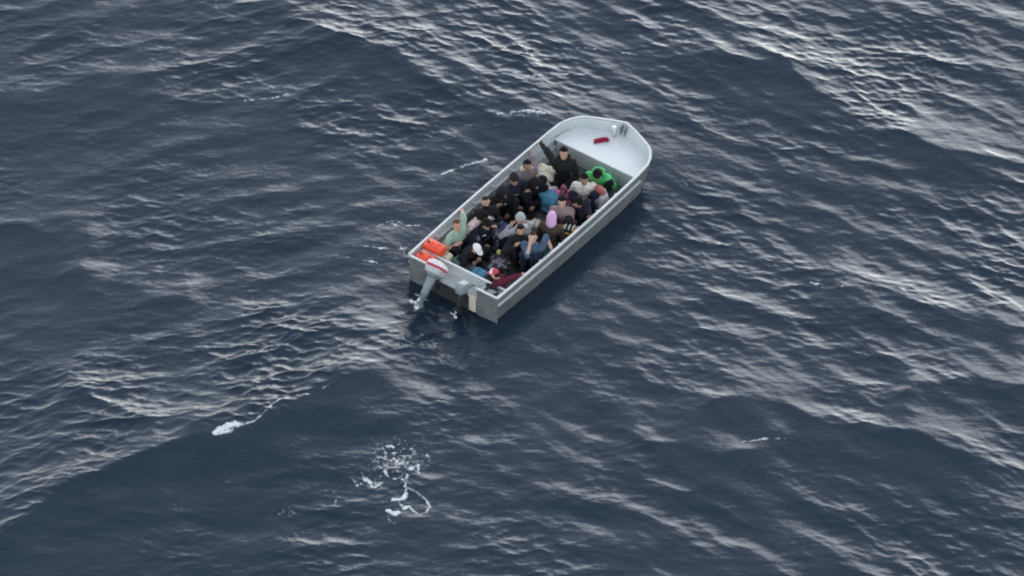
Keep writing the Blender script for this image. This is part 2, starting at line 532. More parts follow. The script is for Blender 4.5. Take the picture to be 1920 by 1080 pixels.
# foredeck with its aft bulkhead
DECKZ, DECKU = 0.50, 5.30
loop = [p for p in outline(0.09) if p.x > DECKU + 0.05]
bm = bmesh.new()
vs = [bm.verts.new((DECKU, HB - 0.09, DECKZ))] + [bm.verts.new((p.x, p.y, DECKZ)) for p in loop] + [bm.verts.new((DECKU, -HB + 0.09, DECKZ))]
bm.faces.new(vs)
r = bmesh.ops.extrude_face_region(bm, geom=list(bm.faces))
bmesh.ops.translate(bm, verts=[v for v in r['geom'] if isinstance(v, bmesh.types.BMVert)], vec=(0, 0, -0.035))
bm_obj('foredeck', bm, M_DECK, boat)
bm_obj('bulkhead', box_bm(DECKU + 0.012, DECKU + 0.04, -1.10, 1.10, 0.02, DECKZ - 0.037), M_ALU, boat)
for y in (-0.62, 0.0, 0.62):
    bm_obj('bulkhead_stiffener', box_bm(DECKU - 0.012, DECKU + 0.011, y - 0.02, y + 0.02, 0.06, DECKZ - 0.04), M_ALU, boat)
# bow post with its bracket
post = empty('bow_post', (6.19, 0.14, DECKZ)); post.parent = boat
V, F = tube_geo([(0, 0, 0.001), (0, 0, 0.25)], 0.045, 12)
mesh_obj('post_tube', V, F, M_ALU, post)
V, F = tube_geo([(0, 0, 0.251), (0, 0, 0.272), (0, 0, 0.282)], [0.058, 0.058, 0.03], 12)
mesh_obj('post_cap', V, F, M_WHITE, post)
bm_obj('stem_bracket', box_bm(6.30, 6.42, 0.03, 0.055, DECKZ + 0.01, 0.735), M_ALU_HULL, boat)
bm_obj('stem_bracket', box_bm(6.30, 6.42, -0.075, -0.05, DECKZ + 0.01, 0.735), M_ALU_HULL, boat)
# transom: two high plates with a cut-away for the engines between them
bm_obj('transom_plate', box_bm(-0.004, 0.028, 0.62, 1.20, -0.12, GZ - 0.03), M_ALU_HULL, boat)
bm_obj('transom_plate', box_bm(-0.004, 0.028, -1.20, -0.66, -0.12, GZ - 0.03), M_ALU_HULL, boat)
bm_obj('transom_plate', box_bm(-0.001, 0.025, -0.66, 0.62, -0.12, 0.34), M_SHADEPLATE, boat)
bm_obj('transom_rail', box_bm(-0.012, 0.036, 0.60, 1.225, GZ - 0.029, GZ + 0.001), M_RAIL, boat)
bm_obj('transom_rail', box_bm(-0.012, 0.036, -1.225, -0.64, GZ - 0.029, GZ + 0.001), M_RAIL, boat)
bm_obj('transom_board', box_bm(-0.045, -0.006, -0.645, -0.47, 0.02, 0.44), M_WOOD, boat, bevel=0.006)
# engine well
bm_obj('well_floor', box_bm(0.03, 0.38, -1.13, 1.13, 0.30, 0.325), M_ALU, boat)
bm_obj('well_bulkhead', box_bm(0.385, 0.41, -1.14, 1.14, 0.04, 0.60), M_ALU, boat)
bm_obj('well_rim', box_bm(0.372, 0.425, -1.15, 1.15, 0.602, 0.628), M_RAIL, boat)
bm_obj('well_cheek', box_bm(0.03, 0.383, -0.68, -0.655, 0.326, 0.575), M_ALU, boat)
bm_obj('corner_locker', box_bm(0.046, 0.37, -1.14, -0.682, 0.326, 0.565), M_ALU, boat)

# ------------------------------------------------------------------ outboard engines
def outboard(label, u, y, z, tilt, scale, cowl_mat, leg_mat, decal, yaw=0.0):
    root = empty('outboard_motor', tuple(bw(u, y, z)), BH)
    root.rotation_euler = Matrix.Rotation(BH + R(yaw), 3, 'Z').to_euler()
    tag(root, label, 'outboard motor')
    T = Matrix.Rotation(R(tilt), 4, 'Y') @ Matrix.Scale(scale, 4)
    def add(name, V, F, mat, parent=root, smooth=True):
        return mesh_obj(name, [T @ Vector(v) for v in V], F, mat, parent, smooth)
    # local: Z up along the leg, +X forward towards the boat, origin at the clamp
    prof = [(-0.02, 0.20, 0.165), (0.0, 0.225, 0.185), (0.08, 0.245, 0.20), (0.17, 0.24, 0.195), (0.235, 0.215, 0.175), (0.265, 0.16, 0.13), (0.272, 0.06, 0.05)] if decal else [(-0.02, 0.17, 0.11), (0.0, 0.20, 0.13), (0.10, 0.23, 0.145), (0.24, 0.235, 0.15), (0.33, 0.225, 0.145), (0.355, 0.20, 0.125), (0.36, 0.08, 0.05)]
    ce = 3.6 if decal else 5.0
    V, F = loft([sring(-0.19 - 0.02 * i / 6, 0, 0.10 + zz, a, b, ce, 32) for i, (zz, a, b) in enumerate(prof)])
    cowl = add('cowling', V, F, cowl_mat)
    V, F = loft([sring(-0.19, 0, zz, a, b, 3.2, 24) for zz, a, b in ((0.02, 0.14, 0.10), (0.06, 0.205, 0.135), (0.078, 0.215, 0.14))])
    add('lower_cowl', V, F, leg_mat)
    if decal:
        for (z0, z1, mat, e) in ((0.265, 0.335, M_WHITE, 1.012), (0.205, 0.255, M_REDSTRIPE, 1.014)):
            rr = []
            for zz in (z0, (z0 + z1) / 2, z1):
                q = zz - 0.10
                a = np.interp(q, [p[0] for p in prof], [p[1] for p in prof]) * e
                b = np.interp(q, [p[0] for p in prof], [p[2] for p in prof]) * e
                rr.append(sring(-0.20, 0, zz, a, b, ce, 32))
            V, F = loft(rr, close=False)
            add('decal_band', V, F, mat, cowl)
        V, F = loft([sring(-0.205, 0, 0.371, 0.14, 0.11, 3, 20), sring(-0.205, 0, 0.380, 0.12, 0.09, 3, 20)])
        add('cowl_top', V, F, M_WHITE, cowl)
    V, F = loft([sring(-0.20, 0, zz, a, b, 2.6, 18) for zz, a, b in ((0.03, 0.11, 0.095), (-0.10, 0.10, 0.085), (-0.35, 0.09, 0.070), (-0.46, 0.105, 0.062))])
    add('leg', V, F, leg_mat)
    V, F = loft([[(p[0] - 0.05, p[1], p[2]) for p in sring(-0.20, 0, zz, a, b, 3, 18)] for zz, a, b in ((-0.462, 0.20, 0.125), (-0.48, 0.20, 0.125))])
    add('cavitation_plate', V, F, leg_mat)
    V, F = loft([sring(-0.205, 0, zz, a, b, 2.4, 16) for zz, a, b in ((-0.475, 0.095, 0.055), (-0.60, 0.09, 0.05))])
    add('gearcase_strut', V, F, leg_mat)
    V, F = tube_geo([(-0.01, 0, -0.63), (-0.06, 0, -0.63), (-0.16, 0, -0.63), (-0.30, 0, -0.63), (-0.36, 0, -0.63)], [0.015, 0.055, 0.078, 0.07, 0.055], 14)
    add('gearcase', V, F, leg_mat)
    V = [(-0.14, 0.008, -0.69), (-0.14, -0.008, -0.69), (-0.30, -0.008, -0.69), (-0.30, 0.008, -0.69), (-0.24, 0.005, -0.80), (-0.24, -0.005, -0.80), (-0.31, -0.005, -0.80), (-0.31, 0.005, -0.80)]
    add('skeg', V, [(0, 1, 2, 3), (4, 7, 6, 5), (0, 4, 5, 1), (1, 5, 6, 2), (2, 6, 7, 3), (3, 7, 4, 0)], leg_mat, smooth=False)
    prop = add('propeller_hub', *tube_geo([(-0.362, 0, -0.63), (-0.40, 0, -0.63), (-0.44, 0, -0.63)], [0.042, 0.038, 0.018], 12), M_STEEL)
    for k in range(3):
        A = Matrix.Rotation(R(120 * k + 20), 4, 'X')
        Vb = []
        for th in (0.004, -0.004):
            for rr_, w, tw in ((0.03, 0.03, 45), (0.08, 0.055, 35), (0.13, 0.05, 28), (0.155, 0.02, 25)):
                for sgn in (-1, 1):
                    p = Vector((sgn * w * math.sin(R(tw)) + th, sgn * w * math.cos(R(tw)), rr_))
                    Vb.append(Matrix.Translation((-0.40, 0, -0.63)) @ (A @ p))
        Fb = []
        for i in range(3):
            Fb += [(2 * i, 2 * i + 1, 2 * i + 3, 2 * i + 2), (8 + 2 * i, 8 + 2 * i + 2, 8 + 2 * i + 3, 8 + 2 * i + 1)]
        Fb += [(0, 2, 10, 8), (2, 4, 12, 10), (4, 6, 14, 12), (1, 9, 11, 3), (3, 11, 13, 5), (5, 13, 15, 7), (6, 7, 15, 14), (0, 8, 9, 1)]
        add('propeller_blade', Vb, Fb, M_STEEL, prop)
    for sy in (-1, 1):
        bm = box_bm(-0.10, 0.02, sy * 0.09 - 0.012, sy * 0.09 + 0.012, -0.20, 0.06)
        V = [Matrix.Scale(scale, 4) @ v.co for v in bm.verts]; F = [[v.index for v in f.verts] for f in bm.faces] if not bm.verts.index_update() else []
        bm.free()
        mesh_obj('clamp_bracket', V, F, M_BLACK, root, smooth=False)
    V, F = tube_geo([(-0.02, 0.0, 0.05), (0.12, 0.0, 0.10), (0.34, 0.0, 0.13), (0.46, 0.0, 0.14)], [0.022, 0.02, 0.017, 0.021], 8)
    add('tiller_handle', V, F, M_BLACK)
    return root

outboard('big grey outboard motor with red and white cowling, tilted up at the stern', -0.12, 0.40, 0.47, 52, 1.05, M_LGREY_ENG, M_GREY_ENG, True, 4)
outboard('small plain grey outboard motor hanging upright beside the pale transom board', -0.05, -0.36, 0.44, 16, 0.70, M_GREY_ENG, M_BLACK, False)

# ------------------------------------------------------------------ fuel tanks, rope and loose things
def fuel_tank(label, u, y, z, rz, dims, tilt=(0, 0)):
    root = empty('fuel_tank', tuple(bw(u, y, z)), 0)
    root.rotation_euler = (R(tilt[0]), R(tilt[1]), BH + R(rz))
    tag(root, label, 'fuel tank', 'red fuel tanks in the stern')
    a, b, c = dims
    bm_obj('tank_body', box_bm(-a / 2, a / 2, -b / 2, b / 2, 0, c), M_CANRED, root, bevel=0.035, segs=3, smooth=True)
    V, F = tube_geo([(-a * 0.22, 0, c - 0.01), (-a * 0.20, 0, c + 0.045), (a * 0.12, 0, c + 0.045), (a * 0.14, 0, c - 0.01)], 0.014, 8)
    mesh_obj('handle', V, F, M_CANRED, root)
    V, F = tube_geo([(a * 0.33, 0, c - 0.005), (a * 0.33, 0, c + 0.035)], 0.035, 12)
    mesh_obj('cap', V, F, M_CAP, root)
    for k in (-1, 1):
        V, F = tube_geo([(-a * 0.32, k * b * 0.25, c + 0.001), (a * 0.2, k * b * 0.25, c + 0.001)], 0.012, 6)
        mesh_obj('moulded_rib', V, F, M_CANRED, root)
    return root
fuel_tank('tall red fuel tank standing on the boat floor in front of the well rim', 0.58, 0.95, 0.052, 88, (0.48, 0.29, 0.68))
fuel_tank('low red fuel tank standing in the engine well beside the big outboard', 0.19, 0.90, 0.327, 84, (0.42, 0.26, 0.37))

# black hose coiled in the starboard corner of the well
def coil(u, y, z, rx, ry, r, turns, mat, name, label, cat):
    pts = []
    n = 30 * turns
    for k in range(n + 1):
        t = 2 * math.pi * k / 30
        j = 1 + 0.05 * math.sin(2.3 * t)
        pts.append((rx * j * math.cos(t), ry * j * math.sin(t), 0.012 + r * 1.5 * k / 30 + 0.008 * math.sin(3 * t)))
    V, F = tube_geo(pts, r, 8)
    o = mesh_obj(name, V, F, mat, None, loc=tuple(bw(u, y, z)), rot=(0, 0, BH))
    return tag(o, label, cat)
coil(0.205, -0.91, 0.567, 0.110, 0.165, 0.020, 2, M_BLACK, 'rubber_hose', 'black rubber hose coiled in the starboard corner of the well', 'hose')

# ------------------------------------------------------------------ implicit surfaces for bodies, clothes and cloth bundles
def capsule(P, a, b, ra, rb):
    a = np.array(a, dtype=np.float32); b = np.array(b, dtype=np.float32)
    ab = b - a
    t = np.clip(((P - a) @ ab) / max(float(ab @ ab), 1e-9), 0, 1)
    d = np.linalg.norm(P - a - t[..., None] * ab, axis=-1)
    return d - (ra + (rb - ra) * t)

def ellipsoid(P, c, r, Rm=None):
    q = P - np.array(c, dtype=np.float32)
    if Rm is not None: q = q @ Rm           # columns of Rm are the local axes
    r = np.array(r, dtype=np.float32)
    k0 = np.linalg.norm(q / r, axis=-1); k1 = np.linalg.norm(q / (r * r), axis=-1) + 1e-9
    return k0 * (k0 - 1) / k1

def smin(ds, k=0.035):
    d = ds[0]
    for e in ds[1:]:
        h = np.clip(0.5 + 0.5 * (e - d) / k, 0, 1)
        d = e + (d - e) * h - k * h * (1 - h)
    return d

def surface_nets(F, org, h):
    S = F < 0
    nx, ny, nz = F.shape
    cs = (nx - 1, ny - 1, nz - 1)
    acc = np.zeros(cs + (3,), dtype=np.float32); cnt = np.zeros(cs, dtype=np.float32)
    for ax in range(3):
        o1, o2 = [a for a in range(3) if a != ax]
        for i in (0, 1):
            for j in (0, 1):
                s0 = [slice(0, n) for n in cs]
                s0[o1] = slice(i, i + cs[o1]); s0[o2] = slice(j, j + cs[o2])
                s1 = list(s0); s1[ax] = slice(1, 1 + cs[ax])
                f0, f1 = F[tuple(s0)], F[tuple(s1)]
                m = S[tuple(s0)] != S[tuple(s1)]
                den = np.where(m, f0 - f1, 1.0)
                t = np.where(m, f0 / den, 0)
                acc[..., ax] += t
                if i: acc[..., o1] += m
                if j: acc[..., o2] += m
                cnt += m
    act = cnt > 0
    ids = np.full(cs, -1, dtype=np.int64)
    ids[act] = np.arange(int(act.sum()))
    ijk = np.argwhere(act)
    V = (ijk + acc[act] / cnt[act][:, None]) * h + np.array(org)
    quads = []
    for ax in range(3):
        o1, o2 = [(1, 2), (2, 0), (0, 1)][ax]
        s0 = [slice(1, n - 1) for n in F.shape]; s0[ax] = slice(0, F.shape[ax] - 1)
        s1 = list(s0); s1[ax] = slice(1, F.shape[ax])
        m = S[tuple(s0)] != S[tuple(s1)]
        e = np.argwhere(m)
        if len(e) == 0: continue
        inside0 = S[tuple(s0)][m]
        e = e + np.array([0 if a == ax else 1 for a in range(3)])
        def cell(d1, d2):
            c = e.copy(); c[:, o1] += d1; c[:, o2] += d2
            return ids[c[:, 0], c[:, 1], c[:, 2]]
        q = np.stack([cell(-1, -1), cell(0, -1), cell(0, 0), cell(-1, 0)], -1)
        q[~inside0] = q[~inside0][:, ::-1]
        quads.append(q)
    return V, (np.concatenate(quads) if quads else np.zeros((0, 4), int))

def folds(P, seed, amp=0.011):
    g = np.random.default_rng(seed)
    n = np.zeros(P.shape[:-1], dtype=np.float32)
    for f in (16, 24, 37, 55):
        for _ in range(2):
            d = g.normal(size=3); d /= np.linalg.norm(d)
            n += (np.sin((P @ d.astype(np.float32)) * f + g.uniform(0, 6.28) + 1.5 * np.sin((P[..., 2] + P[..., 0]) * 9)) / (f / 16)).astype(np.float32)
    return n * amp * 0.5

def grid(lo, hi, h):
    n = [int(math.ceil((hi[i] - lo[i]) / h)) + 1 for i in range(3)]
    ax = [np.arange(n[i], dtype=np.float32) * h + lo[i] for i in range(3)]
    X, Y, Z = np.meshgrid(*ax, indexing='ij')
    return np.stack([X, Y, Z], -1)

def ik(a, t, l1, l2, pole):
    """middle joint of a two-bone limb from a towards t, bending towards pole"""
    a, t, pole = Vector(a), Vector(t), Vector(pole)
    d = t - a; L = d.length
    L2 = min(L, (l1 + l2) * 0.995)
    t = a + d.normalized() * L2
    x = (l1 * l1 - l2 * l2 + L2 * L2) / (2 * L2)
    hgt = math.sqrt(max(l1 * l1 - x * x, 0))
    n = d.normalized()
    p = pole - n * pole.dot(n)
    p = p.normalized() if p.length > 1e-6 else Vector((0, 0, 1))
    return a + n * x + p * hgt, t

EYE_ME = None
M_EYE = mat_plain('dark eye', (0.02, 0.015, 0.012), rough=0.3)

def finger_geo(base, d, side, nrm, curl, thumb_side):
    """five tapering two-joint fingers leaving the palm"""
    V, F = [], []
    for k, (off, ln) in enumerate(((-0.030, 0.062), (-0.010, 0.074), (0.011, 0.078), (0.031, 0.070))):
        p0 = base + side * (off * thumb_side * -1) - d * 0.012
        spread = side * (off * thumb_side * -1) * 1.6
        d1 = (d + spread + nrm * math.sin(R(curl * 0.4))).normalized()
        p1 = p0 + d1 * (ln * 0.5)
        d2 = (d * math.cos(R(curl)) + nrm * math.sin(R(curl)) + spread).normalized()
        p2 = p1 + d2 * (ln * 0.32)
        d3 = (d * math.cos(R(curl * 1.7)) + nrm * math.sin(R(curl * 1.7))).normalized()
        p3 = p2 + d3 * (ln * 0.26)
        v, f = tube_geo([p0, p1, p2, p3], [0.0100, 0.0092, 0.0082, 0.0055], 6)
        F += [tuple(i + len(V) for i in q) for q in f]; V += v
    p0 = base - d * 0.055 + side * (0.032 * thumb_side)
    d1 = (d * 0.7 + side * thumb_side * 0.8 + nrm * 0.25).normalized()
    p1 = p0 + d1 * 0.038
    p2 = p1 + (d * 0.95 + side * thumb_side * 0.25 + nrm * 0.35).normalized() * 0.030
    v, f = tube_geo([p0, p1, p2], [0.0120, 0.0105, 0.0065], 6)
    F += [tuple(i + len(V) for i in q) for q in f]; V += v
    return V, F

PEOPLE = 0
PSCALE = 1.15      # the boat was measured at 85 photo pixels to the unit; the whole place is brought to metres at the end
def person(label, u, y, face, z=0.052, lean=8, roll=0, twist=0, head=(0, 0), arms=('knee', 'knee'), legs='up', scale=1.0,
           top=(0.02, 0.02, 0.022), topname='jacket', sleeve='long', toppat=None, topcol2=None,
           trousers=(0.015, 0.016, 0.02), trpat=None, trcol2=None, shoes=(0.02, 0.02, 0.02), hair='short', haircol=(0.012, 0.010, 0.009),
           tone=(0.36, 0.21, 0.14), beard=False, bands=(), logo=None, hood_back=None, sleevecol=None, shortover=False):
    """a seated figure; face is the compass direction (degrees, world) that the chest points to"""
    global PEOPLE, EYE_ME
    PEOPLE += 1
    seed = 100 + PEOPLE
    s = scale * PSCALE
    u, y = u - 0.085, y - 0.06
    pel = Vector((0, 0, 0.105)) * s
    tdir = Vector((math.sin(R(lean)), math.sin(R(roll)), math.cos(R(lean)) * math.cos(R(roll)))).normalized()
    side = Matrix.Rotation(R(twist), 3, 'Z') @ Vector((0, 1, 0))
    side = (side - tdir * side.dot(tdir)).normalized()
    fwd = side.cross(tdir).normalized()
    belly = pel + tdir * 0.20 * s
    chest = pel + tdir * 0.36 * s
    neck = pel + tdir * 0.50 * s
    # head frame
    hy, hp = head
    hf = Matrix.Rotation(R(hy), 3, 'Z') @ Vector((fwd.x, fwd.y, 0)).normalized()
    hs = Vector((0, 0, 1)).cross(hf).normalized()
    hup = Vector((0, 0, 1))
    rot = Matrix.Rotation(R(hp), 3, hs)            # positive looks down
    hf, hup = rot @ hf, rot @ hup
    hc = neck + (tdir * 0.6 + hup * 0.4).normalized() * 0.07 * s + hup * 0.105 * s + hf * 0.015 * s
    Hm = np.array([[hf.x, hs.x, hup.x], [hf.y, hs.y, hup.y], [hf.z, hs.z, hup.z]], dtype=np.float32)
    # u, y is where the head is; the seat follows from the lean
    loc = bw(u, y, z) - Matrix.Rotation(R(face), 3, 'Z') @ Vector((hc.x, hc.y, 0))
    pb = BM.inverted() @ loc                        # nobody sits through the plating
    lim = 1.09 - 0.2 * s
    loc = bw(pb.x, min(max(pb.y, -lim), lim + 0.03), z)
    W = Matrix.Translation(loc) @ Matrix.Rotation(R(face), 4, 'Z')
    Wi = W.inverted()
    def hl(x, yy, zz): return hc + (hf * x + hs * yy + hup * zz) * s
    # legs
    LEG = {}
    for sd, nm in ((1, 'L'), (-1, 'R')):
        hip = pel + Vector((0.02, 0.095 * sd, 0)) * s
        if legs == 'up':
            ank, pole = Vector((0.40, 0.13 * sd, 0.075)) * s, Vector((0.3, 0.35 * sd, 1))
        elif legs == 'cross':
            ank, pole = Vector((0.26, -0.13 * sd, 0.075 + 0.02 * sd)) * s, Vector((0.4, 1.0 * sd, 0.35))
        elif legs == 'out':
            ank, pole = Vector((0.78, 0.12 * sd, 0.075)) * s, Vector((0, 0.1 * sd, 1))
        elif legs == 'tight':
            ank, pole = Vector((0.30, 0.10 * sd, 0.075)) * s, Vector((0.5, 0.15 * sd, 1))
        else:                                       # kneeling back on the heels
            ank, pole = Vector((-0.12, 0.13 * sd, 0.06)) * s, Vector((1, 0.15 * sd, -0.15))
        knee, ank = ik(hip, ank, 0.43 * s, 0.41 * s, pole)
        knee.z = max(knee.z, 0.07 * s)
        ff = Vector((ank.x - hip.x, (ank.y - hip.y) * 0.4, 0)).normalized() if legs != 'kneel' else Vector((-1, 0, 0))
        LEG[nm] = (hip, knee, ank, ff)
    # arms
    ARM = {}
    for sd, nm, spec in ((1, 'L', arms[0]), (-1, 'R', arms[1])):
        sh = neck - tdir * 0.045 * s + side * (0.175 * sd * s)
        curl = 35
        reach = 1.0
        if isinstance(spec, tuple):
            tgt = Wi @ bw(*spec[:3]); curl = 55
            pole = Vector((0.0, 0.15 * sd, 0.7))
            reach = max(1.0, (tgt - sh).length / (0.60 * s))
        elif spec == 'knee':
            k = LEG[nm][1]; tgt = k + Vector((0.02, -0.01 * sd, 0.075)) * s; pole = Vector((-0.2, 0.9 * sd, -0.7))
        elif spec == 'lap':
            tgt = pel + Vector((0.26, 0.06 * sd, 0.12)) * s; pole = Vector((-0.5, 0.8 * sd, -0.5))
        elif spec == 'hug':
            tgt = chest + (fwd * 0.27 - side * 0.07 * sd - Vector((0, 0, 0.12))) * s; pole = Vector((0, 1.0 * sd, -0.3))
        elif spec == 'shin':
            tgt = (LEG[nm][1] + LEG[nm][2]) * 0.5 + Vector((0.07, -0.04 * sd, 0.03)) * s; pole = Vector((-0.2, 1.0 * sd, 0.1))
        elif spec == 'face':
            tgt = hl(0.10, 0.035 * sd, -0.09); pole = Vector((0.4, 0.3 * sd, -1))
        else:                                       # floor
            tgt = pel + Vector((-0.02, 0.33 * sd, 0.0)) * s; pole = Vector((-1, 0.5 * sd, 0))
        l1, l2 = 0.285 * s * reach, 0.255 * s * reach
        el, wr = ik(sh, tgt - (tgt - sh).normalized() * 0.07 * s if isinstance(spec, tuple) else tgt, l1, l2, pole)
        d = (wr - el).normalized()
        if isinstance(spec, tuple): d = (d + Vector((0, 0, -0.25))).normalized()
        nrm = Vector((0, 0, -1)) if spec != 'face' else -hf
        nrm = (nrm - d * nrm.dot(d)).normalized()
        ARM[nm] = (sh, el, wr, d, nrm, curl, sd)
    # sampling box
    allp = [pel, neck, hc + Vector((0, 0, 0.16)), hc + hf * 0.16, hc - hf * 0.16] + [p for v in LEG.values() for p in v[:3]] + [v[2] + v[3] * 0.2 * s for v in LEG.values()] + [q for v in ARM.values() for q in (v[0], v[1], v[2], v[2] + v[3] * 0.1)]
    lo = [min(p[i] for p in allp) - 0.19 for i in range(3)]; hi = [max(p[i] for p in allp) + 0.19 for i in range(3)]
    lo[2] = -0.03
    h = 0.0145
    P = grid(lo, hi, h)
    ft = lambda v: (v.x, v.y, v.z)
    torso = [capsule(P, ft(pel - side * 0.075 * s), ft(pel + side * 0.075 * s), 0.105 * s, 0.105 * s),
             capsule(P, ft(pel), ft(chest), 0.118 * s, 0.115 * s),
             capsule(P, ft(chest - side * 0.075 * s), ft(chest + side * 0.075 * s), 0.108 * s, 0.108 * s),
             capsule(P, ft(neck - tdir * 0.06 * s - side * 0.14 * s), ft(neck - tdir * 0.06 * s + side * 0.14 * s), 0.062 * s, 0.062 * s)]
    D_torso = smin(torso, 0.06)
    D_pel = smin([torso[0], capsule(P, ft(pel), ft(belly), 0.118 * s, 0.11 * s)], 0.05)
    D_up = {k: capsule(P, ft(v[0]), ft(v[1]), 0.054 * s, 0.043 * s) for k, v in ARM.items()}
    D_fo = {k: capsule(P, ft(v[1]), ft(v[2]), 0.043 * s, 0.029 * s) for k, v in ARM.items()}
    D_th = [capsule(P, ft(v[0]), ft(v[1]), 0.088 * s, 0.060 * s) for v in LEG.values()]
    D_shn = [capsule(P, ft(v[1]), ft(v[1].lerp(v[2], 0.96)), 0.057 * s, 0.038 * s) for v in LEG.values()]
    D_foot = [capsule(P, ft(v[2] + Vector((0, 0, -0.03)) * s - v[3] * 0.04 * s), ft(v[2] + Vector((0, 0, -0.035)) * s + v[3] * 0.15 * s), 0.043 * s, 0.034 * s) for v in LEG.values()]
    hd = [ellipsoid(P, ft(hc), (0.098 * s, 0.077 * s, 0.117 * s), Hm),
          capsule(P, ft(hl(0.022, 0, -0.075)), ft(hl(0.045, 0, -0.082)), 0.054 * s, 0.044 * s)]
    D_head = smin(hd, 0.03)
    D_head = smin([D_head, capsule(P, ft(hl(0.094, 0, 0.015)), ft(hl(0.112, 0, -0.022)), 0.013 * s, 0.018 * s)], 0.012)
    for e in (1, -1):
        D_head = smin([D_head, ellipsoid(P, ft(hl(-0.008, 0.080 * e, -0.005)), (0.026 * s, 0.014 * s, 0.034 * s), Hm)], 0.008)
    D_neck = capsule(P, ft(neck - tdir * 0.05 * s), ft(hl(-0.015, 0, -0.06)), 0.060 * s, 0.054 * s)
    D_palm = []
    for k, (sh, el, wr, d, nrm, curl, sd) in ARM.items():
        sdv = d.cross(nrm).normalized()
        c = wr + d * 0.045 * s
        Rm = np.array([[d.x, sdv.x, nrm.x], [d.y, sdv.y, nrm.y], [d.z, sdv.z, nrm.z]], dtype=np.float32)
        D_palm.append(ellipsoid(P, ft(c), (0.060 * s, 0.044 * s, 0.021 * s), Rm))
    skin_d = smin([D_torso + 0.012] + [x + 0.006 for x in D_th + D_shn] + [x + 0.004 for x in D_foot] + [D_up['L'], D_up['R'], D_fo['L'], D_fo['R']] + D_palm, 0.03)
    skin_d = smin([skin_d, smin([D_head, D_neck], 0.035)], 0.03)
    V, Qd = surface_nets(skin_d, lo, h)
    me_v = [tuple(v) for v in V]; me_f = [tuple(q) for q in Qd]
    for k, (sh, el, wr, d, nrm, curl, sd) in ARM.items():
        sdv = d.cross(nrm).normalized()
        v, f = finger_geo(wr + d * 0.088 * s, d, sdv, nrm, curl, 1 if sdv.dot(fwd if abs(sdv.dot(fwd)) > 0.2 else -side * sd) > 0 else -1)
        n0 = len(me_v)
        me_v += [tuple(q) for q in v]; me_f += [tuple(i + n0 for i in q) for q in f]
    body = mesh_obj('person', me_v, me_f, skin(tone))
    body.matrix_world = W
    tag(body, label, 'person', 'people seated in the boat')
    def child(name, D, mat, Pg=None, org=None, hh=None):
        V, Qd = surface_nets(D.astype(np.float32), org or lo, hh or h)
        if len(Qd) == 0: return None
        return np_mesh(name, V, Qd, mat, body)
    fn = folds(P, seed)
    # upper garment
    arms_d = []
    for k in ('L', 'R') if (not sleevecol or shortover) else ():
        arms_d.append(D_up[k] - (0.030 if shortover else 0.020))
        if sleeve == 'long' and not shortover: arms_d.append(D_fo[k] - 0.016)
    top_d = smin([D_torso - 0.016, capsule(P, ft(neck - tdir * 0.03 * s), ft(neck + tdir * 0.035 * s), 0.078 * s, 0.068 * s)] + arms_d, 0.045) + fn
    top_m = fabric(top, pattern=toppat, col2=topcol2)
    child(topname, top_d, top_m)
    if sleevecol:
        for k in ('L', 'R'):
            child('sleeve', smin([D_up[k] - 0.018, D_fo[k] - 0.015], 0.04) + fn, fabric(sleevecol))
    for (pt, hw, colr) in bands:
        q = {'hem': belly - tdir * 0.05 * s, 'chest': chest, 'sleeveL': ARM['L'][1].lerp(ARM['L'][2], 0.2), 'sleeveR': ARM['R'][1].lerp(ARM['R'][2], 0.2), 'upL': ARM['L'][0].lerp(ARM['L'][1], 0.6), 'upR': ARM['R'][0].lerp(ARM['R'][1], 0.6)}[pt]
        ax = {'hem': tdir, 'chest': tdir, 'sleeveL': (ARM['L'][2] - ARM['L'][1]).normalized(), 'sleeveR': (ARM['R'][2] - ARM['R'][1]).normalized(), 'upL': (ARM['L'][1] - ARM['L'][0]).normalized(), 'upR': (ARM['R'][1] - ARM['R'][0]).normalized()}[pt]
        pl = np.abs((P - np.array(ft(q), dtype=np.float32)) @ np.array(ft(ax), dtype=np.float32)) - hw
        base = {'h': top_d, 'c': top_d}.get(pt[0])
        if base is None:
            kk = pt[-1]
            base = (smin([D_up[kk] - 0.020, D_fo[kk] - 0.016], 0.045) + fn)
        child('stripe', np.maximum(base - 0.006, pl), fabric(colr))
    if logo:
        c = chest + fwd * 0.10 * s + side * logo[0] + tdir * logo[1]
        child('printed_mark', np.maximum(top_d - 0.006, ellipsoid(P, ft(c), (0.06, 0.06, logo[2]))), fabric((0.75, 0.75, 0.75)))
    # trousers, shoes
    tr_d = smin([D_pel - 0.012] + [x - 0.016 for x in D_th + D_shn], 0.04) + fn * 0.8
    child('trousers', tr_d, fabric(trousers, pattern=trpat, col2=trcol2))
    for x in D_foot:
        child('shoe', x - 0.006, fabric(shoes))
    # head wear and hair on a finer grid
    h2 = 0.0115
    lo2 = [hc[i] - 0.235 for i in range(3)]; hi2 = [hc[i] + 0.235 for i in range(3)]
    P2 = grid(lo2, hi2, h2)
    L2 = (P2 - np.array(ft(hc), dtype=np.float32)) @ Hm / s
    el2 = ellipsoid(P2, ft(hc), (0.098 * s, 0.077 * s, 0.117 * s), Hm)
    fn2 = folds(P2, seed + 7, 0.004)
    x, zz, yy = L2[..., 0], L2[..., 2], L2[..., 1]
    def cut(x0, z0): return np.maximum(x0 - x, zz - z0) * s
